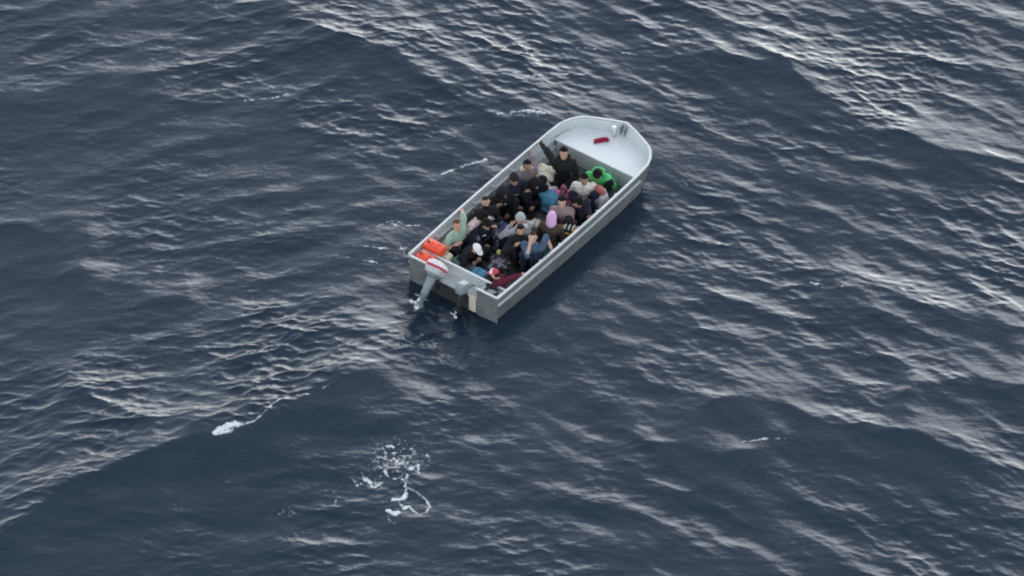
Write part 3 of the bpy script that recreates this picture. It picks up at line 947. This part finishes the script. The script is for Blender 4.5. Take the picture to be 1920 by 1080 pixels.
    if hair in ('short', 'thick', 'beard'):
        t = 0.012 if hair != 'thick' else 0.026
        D = np.maximum(np.maximum(el2 - t + fn2, -cut(0.028, 0.062)), -cut(-0.03, -0.035))
        D = np.maximum(D, (-0.085 - zz) * s)
        child('hair', D, fabric(haircol), org=lo2, hh=h2)
    elif hair == 'cropped':
        D = np.maximum(np.maximum(el2 - 0.006 + fn2 * 0.4, -cut(0.02, 0.072)), -cut(-0.03, -0.02))
        D = np.maximum(D, (-0.05 - zz) * s)
        child('hair', D, fabric(haircol), org=lo2, hh=h2)
    elif hair == 'long':
        bk = capsule(P2, ft(hl(-0.05, 0, 0.02)), ft(hl(-0.085, 0, -0.17)), 0.088 * s, 0.075 * s)
        D = np.maximum(smin([el2 - 0.02, bk], 0.03) + fn2, -cut(0.018, 0.06))
        child('hair', D, fabric(haircol), org=lo2, hh=h2)
    elif hair in ('cap', 'redcap'):
        D = np.maximum(el2 - 0.016 + fn2 * 0.3, (0.028 - zz) * s)
        cp = child('cap', D, fabric(haircol), org=lo2, hh=h2)
        br = np.maximum(np.maximum(ellipsoid(P2, ft(hl(0.10, 0, 0.034)), (0.085 * s, 0.075 * s, 0.013 * s), Hm), -el2), (0.0 - x) * s)
        child('cap_brim', br, fabric(haircol), org=lo2, hh=h2)
        if hair == 'redcap':
            fp = np.maximum(np.maximum(el2 - 0.021, (0.05 - zz) * s), (0.0 - x) * s)
            child('cap_front', fp, fabric((0.82, 0.80, 0.80)), org=lo2, hh=h2)
        nk = np.maximum(np.maximum(el2 - 0.010, (zz - 0.03) * s), np.maximum((x + 0.02) * s, (-0.075 - zz) * s))
        child('hair', nk, fabric((0.012, 0.010, 0.009)), org=lo2, hh=h2)
    elif hair == 'beanie':
        D = np.maximum(smin([el2 - 0.020, ellipsoid(P2, ft(hl(-0.015, 0, 0.075)), (0.085 * s, 0.075 * s, 0.07 * s), Hm)], 0.03) + fn2, (0.018 + 0.25 * x * 0 - zz) * s)
        child('knit_hat', D, fabric(haircol), org=lo2, hh=h2)
        child('hat_cuff', np.maximum(el2 - 0.028, np.abs(zz - 0.032) * s - 0.020 * s), fabric(haircol), org=lo2, hh=h2)
    elif hair in ('hood', 'scarf'):
        t = 0.034 if hair == 'hood' else 0.012
        nk = capsule(P2, ft(hl(-0.02, 0, -0.06)), ft(hl(-0.03, 0, -0.15)), 0.092 * s, 0.105 * s)
        D = smin([el2 - t, nk], 0.05) + fn2 * 1.3
        opening = ellipsoid(P2, ft(hl(0.115, 0, -0.012)), (0.085 * s, 0.060 * s, 0.085 * s), Hm)
        D = np.maximum(D, -opening)
        child('hood' if hair == 'hood' else 'head_scarf', D, fabric(haircol), org=lo2, hh=h2)
    if hood_back:
        D = ellipsoid(P2, ft(hl(-0.10, 0, -0.13)), (0.085 * s, 0.13 * s, 0.065 * s), Hm) + fn2 * 1.5
        child('hood', D, fabric(hood_back), org=lo2, hh=h2)
    if beard:
        jw = capsule(P2, ft(hl(0.022, 0, -0.075)), ft(hl(0.045, 0, -0.082)), 0.054 * s, 0.044 * s)
        D = np.maximum(np.maximum(smin([jw, el2], 0.03) - 0.008 + fn2 * 0.6, (zz + 0.048) * s), (0.0 - x) * s)
        child('beard', D, fabric((0.016, 0.012, 0.010)), org=lo2, hh=h2)
    # eyes
    for e in (1, -1):
        c = hl(0.086, 0.031 * e, 0.012)
        if EYE_ME is None:
            V, F = loft([sring(0, 0, q, a, a, 2, 8) for q, a in ((-0.008, 0.004), (-0.004, 0.011), (0, 0.013), (0.004, 0.011), (0.008, 0.004))])
            EYE_ME = bpy.data.meshes.new('eye'); EYE_ME.from_pydata([tuple(v) for v in V], [], F); EYE_ME.materials.append(M_EYE)
        o = bpy.data.objects.new('eye', EYE_ME); COL.objects.link(o); o.parent = body; o.location = c
    return body

def bundle(name, label, cat, u, y, z, dims, col, rz=0, amp=0.02, pattern=None, col2=None, parts=(), group=None, tilt=0):
    """soft cloth bundle or bag: a crumpled rounded form with handle or strap parts"""
    a, b, c = dims
    h = 0.016 if max(dims) < 0.7 else 0.02
    P = grid((-a / 2 - 0.08, -b / 2 - 0.08, -0.04), (a / 2 + 0.08, b / 2 + 0.08, c + 0.10), h)
    q = np.abs(P - np.array((0, 0, c / 2), dtype=np.float32)) - np.array((a / 2 - 0.3 * min(dims), b / 2 - 0.3 * min(dims), c / 2 - 0.3 * min(dims)), dtype=np.float32)
    D = np.linalg.norm(np.maximum(q, 0), axis=-1) + np.minimum(q.max(-1), 0) - 0.3 * min(dims)
    D = D + folds(P, int(abs(u * 1000 + y * 77)) + 5, amp)
    D = np.maximum(D, 0.004 - P[..., 2])
    V, Qd = surface_nets(D.astype(np.float32), (-a / 2 - 0.08, -b / 2 - 0.08, -0.04), h)
    root = empty(name, tuple(bw(u, y, z)), BH + R(rz)) if parts else None
    o = np_mesh('bag_body' if parts else name, V, Qd, fabric(col, pattern=pattern, col2=col2), root)
    if root is None:
        o.location = bw(u, y, z); o.rotation_euler = (0, R(tilt), BH + R(rz)); root = o
    else:
        root.rotation_euler = (0, R(tilt), BH + R(rz))
    for nm, colr in parts:
        if nm == 'handle':
            v, f = tube_geo([(-a * 0.25, 0, c * 0.9), (-a * 0.18, 0, c + 0.07), (a * 0.18, 0, c + 0.07), (a * 0.25, 0, c * 0.9)], 0.012, 6)
            mesh_obj('handle', v, f, fabric(colr), root)
        elif nm == 'strap':
            for k in (-1, 1):
                v, f = tube_geo([(a * 0.5, k * b * 0.25, c * 0.2), (a * 0.5 + 0.03, k * b * 0.25, c * 0.6), (a * 0.3, k * b * 0.22, c + 0.02)], 0.015, 6)
                mesh_obj('strap', v, f, fabric(colr), root)
        elif nm == 'piping':
            pts = [(a * 0.47 * math.cos(t), b * 0.47 * math.sin(t), c * 0.93 - 0.03 * abs(math.cos(t))) for t in [2 * math.pi * k / 28 for k in range(29)]]
            v, f = tube_geo(pts, 0.026, 7)
            mesh_obj('piping', v, f, fabric(colr), root)
        elif nm == 'panel':
            for k in (-1, 0, 1):
                v, f = tube_geo([(-a * 0.3, k * 0.09, c * 0.97), (0, k * 0.09, c + 0.012), (a * 0.3, k * 0.09, c * 0.97)], 0.018, 6)
                mesh_obj('stripe', v, f, fabric(colr), root)
    tag(root, label, cat, group)
    return root

# ------------------------------------------------------------------ the people, from the bow to the stern (u, y: place of the head in the boat)
BLK = (0.019, 0.020, 0.023); NAVY = (0.022, 0.026, 0.048); DK = (0.016, 0.017, 0.022)
TAN = (0.46, 0.27, 0.19); BRN = (0.32, 0.19, 0.12); PALE = (0.55, 0.36, 0.27)
person('man in black jacket stretching one arm to the gunwale beside the white foredeck', 4.65, 0.41, -95, arms=('lap', (4.80, 1.215, 0.745)), legs='cross', lean=4, top=(0.020, 0.022, 0.024), head=(0, -10), tone=TAN, hood_back=(0.018, 0.02, 0.022), scale=1.06)
person('person hunched forward in a bright green vest with black sleeves below the bulkhead', 4.66, -0.52, -104, lean=28, head=(8, 38), arms=('lap', 'lap'), legs='up', top=(0.10, 0.50, 0.18), topname='vest', sleevecol=BLK, shortover=True, hair='thick', tone=BRN, hood_back=(0.10, 0.50, 0.18))
person('person in cream and grey patterned jacket sitting in front of the green vest', 4.27, -0.44, -92, lean=14, head=(0, 4), arms=('lap', 'lap'), legs='up', top=(0.78, 0.72, 0.63), toppat='camo', topcol2=(0.44, 0.46, 0.39), trousers=NAVY, tone=BRN)
person('man in mauve grey shirt holding the port gunwale ahead of the striped jacket', 3.87, 0.84, -52, lean=6, head=(-20, -8), arms=((4.47, 1.215, 0.745), 'lap'), top=(0.20, 0.165, 0.175), topname='shirt', sleeve='long', trousers=BLK, tone=BRN, hood_back=(0.55, 0.52, 0.45))
person('man in navy jacket with pale stripes round hem and sleeves, wearing dark hat', 3.32, 0.80, -58, lean=8, head=(-15, 0), arms=('knee', 'lap'), top=NAVY, hair='beanie', haircol=(0.03, 0.022, 0.03), bands=(('hem', 0.022, (0.62, 0.63, 0.60)), ('chest', 0.020, (0.62, 0.63, 0.60)), ('sleeveR', 0.02, (0.62, 0.63, 0.60)), ('upR', 0.015, (0.62, 0.63, 0.60))), tone=TAN)
person('hooded person all in black with a small white mark against the port side', 2.86, 0.88, -62, lean=12, head=(0, 30), arms=('lap', 'knee'), top=BLK, hair='hood', haircol=BLK, tone=BRN, logo=(0.03, -0.02, 0.035))
person('hooded figure in black bending over folded arms beside the blue blanket', 3.58, 0.40, -66, lean=24, head=(0, 34), arms=('hug', 'hug'), top=(0.012, 0.013, 0.018), hair='hood', haircol=(0.012, 0.013, 0.018), tone=TAN)
person('bearded man in dark clothes sitting behind the pink checked shirt', 2.30, 0.83, -78, lean=4, head=(0, -12), arms=('lap', 'knee'), top=(0.022, 0.022, 0.028), hair='cropped', haircol=(0.03, 0.02, 0.014), tone=TAN, beard=True)
person('dark haired man in pale pink checked shirt looking away over the middle', 1.93, 1.00, -38, lean=22, head=(25, 26), arms=('knee', 'lap'), top=(0.72, 0.58, 0.57), topname='shirt', toppat='check', topcol2=(0.50, 0.30, 0.34), trousers=BLK, hair='thick', tone=TAN)
person('man in sage green short sleeved shirt holding the port gunwale near the red tanks', 1.30, 1.02, -48, lean=8, head=(-20, -6), arms=((1.92, 1.215, 0.745), 'knee'), legs='up', top=(0.33, 0.44, 0.35), topname='shirt', sleeve='short', trousers=BLK, hair='cropped', haircol=(0.10, 0.055, 0.035), tone=TAN)
person('person in black tracksuit with white mark and grey sleeve stripes, patterned trousers', 1.79, 0.42, -58, lean=24, head=(-10, 28), arms=('knee', 'shin'), legs='up', top=(0.015, 0.018, 0.028), trousers=(0.035, 0.032, 0.042), trpat='camo', trcol2=(0.24, 0.21, 0.25), hair='thick', tone=TAN, bands=(('sleeveL', 0.014, (0.42, 0.44, 0.46)), ('hem', 0.012, (0.36, 0.38, 0.42))), logo=(-0.05, 0.02, 0.04))
person('person in black with a white cap bowed low near the well rim', 1.12, 0.20, -42, lean=36, head=(0, 40), arms=('shin', 'shin'), legs='up', top=BLK, hair='cap', haircol=(0.80, 0.80, 0.78), tone=TAN, scale=0.92)
person('person in grey jacket and grey knitted hat with back turned amidships', 2.32, -0.12, 120, lean=10, head=(-20, 6), arms=('knee', 'knee'), legs='tight', top=(0.33, 0.35, 0.36), hair='beanie', haircol=(0.36, 0.38, 0.38), tone=TAN, hood_back=(0.45, 0.46, 0.46))
person('dark haired man in black jacket beside the blue shirt, below the grey knitted hat', 2.00, -0.36, -84, lean=8, head=(0, -8), arms=('lap', 'knee'), legs='tight', top=BLK, tone=TAN, beard=True, hair='short', haircol=(0.02, 0.016, 0.013))
person('man in slate blue shirt, hand at his face, other arm on starboard gunwale', 1.97, -0.72, -104, lean=4, head=(8, -12), arms=((2.10, -1.215, 0.745), 'face'), legs='tight', top=(0.075, 0.120, 0.190), topname='shirt', sleeve='short', trousers=NAVY, hair='cropped', haircol=(0.05, 0.03, 0.02), tone=PALE)
person('person in lilac head scarf and brown jacket with back turned', 2.84, -0.60, 72, lean=10, head=(0, 10), arms=('lap', 'lap'), legs='cross', top=(0.085, 0.062, 0.048), hair='scarf', haircol=(0.72, 0.44, 0.68), tone=TAN, scale=0.95)
person('long haired person with bare crossed arms behind the lilac head scarf', 3.33, -0.52, -96, lean=6, head=(0, -6), arms=('hug', 'hug'), legs='tight', top=(0.30, 0.22, 0.22), topname='shirt', sleeve='short', trousers=(0.028, 0.026, 0.036), hair='long', tone=PALE)
person('person in navy jacket turned sideways with a hand on the starboard gunwale', 3.62, -0.76, -145, lean=20, head=(-10, 24), arms=((3.46, -1.215, 0.745), 'lap'), legs='tight', top=(0.020, 0.020, 0.034), hair='thick', tone=TAN, scale=0.94)
person('small person in pale grey top and dusky red scarf by the starboard side', 4.42, -1.02, 175, lean=12, head=(0, 25), arms=('lap', 'lap'), legs='tight', top=(0.48, 0.48, 0.50), hair='scarf', haircol=(0.42, 0.13, 0.12), tone=(0.42, 0.24, 0.18), scale=0.72, trousers=(0.25, 0.24, 0.25))
person('child in bright pink top sitting at the feet of the black jacket man', 3.98, -0.08, -100, lean=12, head=(0, 22), arms=('lap', 'lap'), legs='cross', top=(0.80, 0.17, 0.34), hair='scarf', haircol=(0.20, 0.05, 0.09), tone=TAN, scale=0.66, trousers=(0.50, 0.42, 0.55))
person('person in maroon top and red cap with white front by the well rim', 0.62, -0.80, 158, lean=10, head=(0, 20), arms=((0.98, -1.215, 0.745), 'lap'), legs='tight', top=(0.105, 0.018, 0.032), hair='redcap', haircol=(0.55, 0.07, 0.10), tone=PALE, trousers=BLK, scale=0.86)

# ------------------------------------------------------------------ luggage and cloth between them
bundle('blanket', 'cream blanket heaped along the port side below the black jacket', 'blanket', 4.18, 0.68, 0.052, (0.66, 0.44, 0.46), (0.74, 0.68, 0.54), rz=10, amp=0.03)
bundle('cloth_bundle', 'pale pink cloth bundle between the cream and blue blankets', 'cloth bundle', 3.98, 0.36, 0.052, (0.30, 0.34, 0.34), (0.78, 0.63, 0.64), amp=0.03)
bundle('blanket', 'teal blue blanket spread beside the pink child', 'blanket', 3.70, 0.06, 0.052, (0.36, 0.52, 0.46), (0.080, 0.23, 0.34), rz=-20, amp=0.035)
bundle('travel_bag', 'blue and purple bag beside the black tracksuit', 'bag', 2.12, 0.26, 0.052, (0.26, 0.28, 0.56), (0.055, 0.05, 0.13), rz=15, amp=0.02, parts=(('piping', (0.06, 0.25, 0.40)), ('handle', (0.04, 0.15, 0.25))))
bundle('backpack', 'yellow, black and white backpack against the starboard side', 'backpack', 3.02, -0.95, 0.052, (0.34, 0.30, 0.50), (0.02, 0.02, 0.022), rz=20, amp=0.012, parts=(('piping', (0.85, 0.50, 0.06)), ('panel', (0.78, 0.77, 0.75)), ('strap', (0.03, 0.03, 0.03))))
bundle('duffel_bag', 'dark green bag under the outstretched arm at the starboard side', 'bag', 2.10, -0.98, 0.052, (0.44, 0.24, 0.42), (0.030, 0.075, 0.070), rz=5, amp=0.02, parts=(('handle', (0.02, 0.03, 0.03)),))
bundle('carry_bag', 'round teal blue bag leaning on the well rim', 'bag', 0.66, -0.20, 0.052, (0.30, 0.36, 0.46), (0.075, 0.23, 0.34), rz=8, amp=0.012, parts=(('handle', (0.06, 0.18, 0.27)),))
bundle('kit_bag', 'grey green kit bag nearer the red tanks by the well rim', 'bag', 0.76, 0.42, 0.052, (0.26, 0.30, 0.42), (0.14, 0.19, 0.19), rz=-10, amp=0.018, parts=(('handle', (0.03, 0.04, 0.04)), ('strap', (0.04, 0.05, 0.05))))
bundle('kit_bag', 'dark grey kit bag between the grey green bag and the teal bag', 'bag', 0.76, 0.12, 0.052, (0.24, 0.26, 0.36), (0.085, 0.085, 0.09), rz=10, amp=0.02, parts=(('handle', (0.02, 0.02, 0.02)),))
bundle('carry_bag', 'small cream bag squeezed beside the tall red tank', 'bag', 0.64, 0.66, 0.052, (0.22, 0.20, 0.50), (0.70, 0.66, 0.50), rz=0, amp=0.015, parts=(('handle', (0.5, 0.46, 0.35)),))
bundle('carry_bag', 'beige bag in the gap behind the grey knitted hat', 'bag', 2.84, -0.14, 0.052, (0.34, 0.26, 0.34), (0.52, 0.47, 0.41), rz=30, amp=0.025, parts=(('handle', (0.4, 0.36, 0.3)),))
bundle('carry_bag', 'small light blue bag beside the grey knitted hat', 'bag', 2.60, 0.06, 0.052, (0.20, 0.20, 0.46), (0.24, 0.42, 0.52), rz=30, amp=0.02, parts=(('handle', (0.2, 0.36, 0.45)),))
bundle('fleece_jacket', 'blackish brown fleece jacket heaped in front of the red cap', 'jacket', 0.62, -0.62, 0.052, (0.30, 0.50, 0.42), (0.026, 0.022, 0.018), rz=10, amp=0.03)
bundle('cloth_heap', 'grey and purple patterned cloth heap between the tracksuit and the maroon top', 'cloth', 1.36, -0.26, 0.052, (0.50, 0.46, 0.30), (0.05, 0.042, 0.055), rz=20, amp=0.04, pattern='camo', col2=(0.30, 0.26, 0.31))
bundle('pouch', 'small yellow pouch lying on the patterned cloth heap', 'pouch', 1.56, -0.10, 0.33, (0.12, 0.10, 0.08), (0.60, 0.56, 0.16), rz=20, amp=0.01)
bundle('red_cloth', 'crumpled dark red cloth lying on the white foredeck', 'cloth', 5.87, 0.28, DECKZ + 0.002, (0.15, 0.34, 0.045), (0.26, 0.010, 0.040), rz=45, amp=0.03, pattern='camo', col2=(0.36, 0.02, 0.07))

# ------------------------------------------------------------------ foam lying on the water
NZ1 = ocean(5, 0.10, 0.55, 1.0, 90, 1.0, 0.0, 2.6)[0]
NZ2 = ocean(6, 0.07, 0.22, 1.0, 90, 1.0, 0.0, 2.0)[0]
M_FOAM = mat_plain('sea foam', (0.66, 0.69, 0.70), rough=0.7, var=0.15, scale=30, bump=0.3, spec=0.2)
_nt = M_FOAM.node_tree                          # thin at the edges: the water shows through where there is little foam
_at = _nt.nodes.new('ShaderNodeAttribute'); _at.attribute_name = 'cover'
_nn = _nt.nodes.new('ShaderNodeTexNoise'); _nn.inputs['Scale'].default_value = 24; _nn.inputs['Detail'].default_value = 4
_tc = _nt.nodes.new('ShaderNodeTexCoord'); _nt.links.new(_tc.outputs['Object'], _nn.inputs['Vector'])
_mm = _nt.nodes.new('ShaderNodeMath'); _mm.operation = 'MULTIPLY_ADD'; _mm.inputs[1].default_value = 2.6; _mm.inputs[2].default_value = -1.15
_nt.links.new(_nn.outputs['Fac'], _mm.inputs[0])
_m2 = _nt.nodes.new('ShaderNodeMath'); _m2.operation = 'ADD'; _nt.links.new(_at.outputs['Fac'], _m2.inputs[0]); _nt.links.new(_mm.outputs[0], _m2.inputs[1])
_m3 = _nt.nodes.new('ShaderNodeMath'); _m3.operation = 'MULTIPLY'; _m3.use_clamp = True; _nt.links.new(_at.outputs['Fac'], _m3.inputs[0]); _nt.links.new(_m2.outputs[0], _m3.inputs[1])
_nt.links.new(_m3.outputs[0], _nt.nodes['Principled BSDF'].inputs['Alpha'])
def bil(A, fx, fy, wrap=False):
    i0 = np.floor(fx).astype(int); j0 = np.floor(fy).astype(int)
    a, b = fx - i0, fy - j0
    if wrap:
        i1, j1, i0, j0 = (i0 + 1) % NT, (j0 + 1) % NT, i0 % NT, j0 % NT
    else:
        i1, j1 = i0 + 1, j0 + 1
    return (A[i0, j0] * (1 - a) + A[i1, j0] * a) * (1 - b) + (A[i0, j1] * (1 - a) + A[i1, j1] * a) * b
GX0, GY0 = int(np.searchsorted(GX, -370 * DX - 1e-6)), int(np.searchsorted(GY, -345 * DX - 1e-6))
def gi(x, y): return (np.asarray(x) + 370 * DX) / DX + GX0, (np.asarray(y) + 345 * DX) / DX + GY0
def on_sea(X, Y):
    z = 0.1
    for _ in range(4):
        x, y = px(X, Y, z)
        z = float(bil(SZ, *gi(x, y)))
    return x, y
def foam(name, label, strokes=(), blobs=(), group=None, step=0.016):
    S = [([on_sea(*q) for q in pts], w * (1.12 if name == 'foam_patch' else 1.0), rag) for pts, w, rag in strokes]
    B = [(on_sea(cx, cy), rx / 85.0, ry / 85.0 / 0.66, amt) for cx, cy, rx, ry, amt in blobs]
    xs = [p[0] for pts, w, r_ in S for p in pts] + [c[0] + k * rx for c, rx, ry, a in B for k in (-1.6, 1.6)]
    ys = [p[1] for pts, w, r_ in S for p in pts] + [c[1] + k * ry for c, rx, ry, a in B for k in (-1.6, 1.6)]
    X, Y = np.meshgrid(np.arange(min(xs) - 0.25, max(xs) + 0.25, step), np.arange(min(ys) - 0.25, max(ys) + 0.25, step), indexing='ij')
    n1 = bil(NZ1, X / DX, Y / DX, True); n2 = bil(NZ2, X / DX, Y / DX, True)
    m = np.full(X.shape, -1.0)
    for pts, w, rag in S:
        d = np.full(X.shape, 1e9)
        for (ax, ay), (bx, by) in zip(pts, pts[1:]):
            L2 = max((bx - ax) ** 2 + (by - ay) ** 2, 1e-9)
            t = np.clip(((X - ax) * (bx - ax) + (Y - ay) * (by - ay)) / L2, 0, 1)
            d = np.minimum(d, np.hypot(X - ax - t * (bx - ax), Y - ay - t * (by - ay)))
        m = np.maximum(m, w * (1 + rag * (0.55 * n1 + 0.45 * n2)) - d)
    for (cx, cy), rx, ry, amt in B:
        e = ((X - cx) / rx) ** 2 + ((Y - cy) / ry) ** 2
        env = np.exp(-e)
        lace = env * amt - np.abs(n1 + 0.25 * n2) * 0.6 - np.maximum(0, 0.2 - n2) * 0.25
        m = np.maximum(m, np.where(e < 2.4, lace * 0.1, -1))
    fx, fy = gi(X, Y)
    Vx, Vy, Vz = bil(SX, fx, fy), bil(SY, fx, fy), bil(SZ, fx, fy)
    keep = m > 0
    cell = (keep[:-1, :-1].astype(int) + keep[1:, :-1] + keep[1:, 1:] + keep[:-1, 1:]) >= 3
    ids = np.arange(X.size).reshape(X.shape)
    q = np.stack([ids[:-1, :-1][cell], ids[1:, :-1][cell], ids[1:, 1:][cell], ids[:-1, 1:][cell]], -1)
    if len(q) == 0: return None
    used, inv = np.unique(q, return_inverse=True)
    th = 0.005 + np.clip(m, 0, 0.10) * 0.2
    cov = np.clip(m / 0.050 + 0.10, 0, 1) * (0.85 if name in ('foam_streak', 'foam_flecks') else 1.0)
    cov = cov.reshape(-1)[used]
    V = np.stack([Vx, Vy, Vz + th], -1).reshape(-1, 3)[used]
    o = np_mesh(name, V, inv.reshape(-1, 4), M_FOAM)
    o.data.attributes.new('cover', 'FLOAT', 'POINT').data.foreach_set('value', cov.astype(np.float32))
    tag(o, label, 'sea foam', group, 'stuff')
    return o
def c5(*pts): return [(600 + x / 5.4, 800 + y / 5.4) for x, y in pts]
foam('whitecap', 'bright whitecap breaking on the long swell crest astern', [([(404, 813), (414, 806), (432, 800), (454, 796)], 0.080, 0.2), ([(406, 816), (436, 806)], 0.05, 0.4), ([(455, 797), (478, 790), (500, 772), (522, 752), (550, 742), (580, 738)], 0.030, 0.6), ([(466, 796), (474, 806)], 0.02, 0.7), ([(600, 730), (630, 714)], 0.016, 0.9)])
foam('foam_patch', 'lacy foam patch with a looped ring on the dark swell face', [
    (c5((880, 620), (980, 670), (1070, 740), (1110, 800), (1075, 865), (1000, 880), (940, 845), (895, 805)), 0.036, 0.25),
    (c5((865, 640), (860, 700), (830, 740), (790, 745), (730, 748)), 0.05, 0.5),
    (c5((800, 760), (845, 825), (895, 800)), 0.045, 0.4),
    (c5((680, 860), (740, 880), (800, 860)), 0.06, 0.5),
    (c5((670, 890), (690, 950), (740, 980), (775, 960)), 0.022, 0.7),
    (c5((600, 400), (660, 460), (690, 510), (745, 535), (800, 520), (860, 555), (855, 610)), 0.032, 0.7),
    (c5((780, 455), (850, 440), (885, 490), (870, 545)), 0.022, 0.8),
    (c5((730, 420), (800, 385), (845, 330)), 0.03, 1.0), (c5((900, 430), (990, 380), (1005, 470)), 0.028, 1.0),
    (c5((670, 200), (740, 215), (800, 185), (880, 195), (935, 250)), 0.028, 1.0), (c5((700, 290), (760, 280)), 0.03, 1.0),
    (c5((1085, 285), (1115, 330), (1090, 390)), 0.018, 1.0),
    (c5((460, 540), (520, 590)), 0.05, 0.8), (c5((380, 590), (420, 580)), 0.03, 1.0), (c5((300, 510), (350, 560)), 0.018, 1.0),
    (c5((430, 680), (465, 655)), 0.022, 0.9), (c5((140, 790), (170, 720)), 0.018, 1.0), (c5((480, 780), (485, 720)), 0.02, 1.0), (c5((560, 610), (620, 560)), 0.03, 1.0)],
    [(745, 862, 62, 34, 0.48), (700, 905, 45, 22, 0.36), (620, 918, 40, 10, 0.30)])
foam('foam_flecks', 'scattered foam flecks on the dark swell below the whitecap', [([(338, 952), (345, 962)], 0.018, 1.0), ([(540, 952), (552, 964)], 0.02, 1.0), ([(518, 960), (526, 966)], 0.014, 1.0)], [(340, 955, 22, 10, 0.26), (525, 962, 30, 10, 0.30), (432, 905, 22, 10, 0.22), (900, 1003, 30, 5, 0.26)])
foam('foam_streak', 'broken foam streaks beside the port quarter of the boat', [([(680, 462), (715, 466), (748, 470), (762, 466)], 0.032, 0.8), ([(592, 480), (630, 484), (658, 484)], 0.016, 1.0), ([(684, 490), (712, 495)], 0.03, 1.0), ([(748, 455), (760, 478)], 0.016, 0.9), ([(762, 488), (772, 500)], 0.02, 0.9)], [(735, 475, 35, 12, 0.35)])
foam('foam_streak', 'foam streak on the small crest off the middle of the port side', [([(706, 426), (728, 417), (742, 414), (760, 424), (785, 424)], 0.032, 0.7), ([(735, 420), (756, 428)], 0.045, 0.7)])
foam('foam_streak', 'short foam streaks on the crest abreast of the raised arm', [([(828, 326), (860, 314), (912, 299)], 0.045, 0.7), ([(806, 256), (832, 262), (862, 254)], 0.018, 0.9), ([(872, 234), (940, 236)], 0.02, 1.0)], [(868, 312, 40, 9, 0.3)])
foam('foam_streak', 'thin foam streak with curls far off the port side', [([(458, 190), (490, 186), (518, 182), (540, 176)], 0.034, 0.6), ([(532, 170), (536, 160), (552, 156), (562, 158)], 0.014, 0.8), ([(540, 178), (565, 190)], 0.016, 0.9)])
foam('foam_streak', 'long pale foam streaks on the crest beyond the bow', [([(985, 145), (1040, 138), (1110, 140)], 0.035, 0.9), ([(930, 212), (985, 206), (1030, 212)], 0.05, 0.9), ([(1080, 90), (1150, 96), (1195, 104)], 0.022, 1.0), ([(1200, 175), (1222, 172)], 0.018, 0.9)], [(990, 212, 55, 12, 0.34), (1040, 142, 60, 8, 0.3)])
foam('foam_streak', 'thin foam streaks on the right hand crest far off the starboard beam', [([(1520, 530), (1570, 538), (1600, 536)], 0.028, 1.0), ([(1690, 540), (1700, 545)], 0.03, 0.8), ([(1395, 828), (1440, 824), (1478, 824)], 0.03, 1.0)], [(1560, 535, 50, 8, 0.26)])
foam('foam_flecks', 'small foam flecks in the shaded water along the starboard side', [([(1088, 544), (1098, 548)], 0.02, 0.9), ([(1152, 546), (1168, 547)], 0.026, 0.9), ([(1140, 558), (1142, 566)], 0.018, 0.9), ([(1105, 508), (1122, 512)], 0.016, 1.0), ([(1060, 560), (1068, 570)], 0.014, 1.0), ([(1140, 620), (1146, 624)], 0.012, 1.0)], [(1110, 550, 60, 16, 0.2), (1090, 620, 50, 20, 0.14)])
foam('foam_flecks', 'faint foam flecks on the water ahead of the starboard bow', [([(1278, 336), (1290, 352)], 0.014, 1.0), ([(1370, 362), (1380, 366)], 0.014, 1.0)], [(1285, 345, 22, 16, 0.22), (1380, 366, 18, 8, 0.2), (1235, 312, 20, 12, 0.2)])

# ------------------------------------------------------------------ bring the whole place, camera included, to metres
KM = 0.87
for o in list(SC.objects):
    if o.parent is None:
        o.location = o.location * KM
        if o.type in {'MESH', 'EMPTY'}: o.scale = [c * KM for c in o.scale]
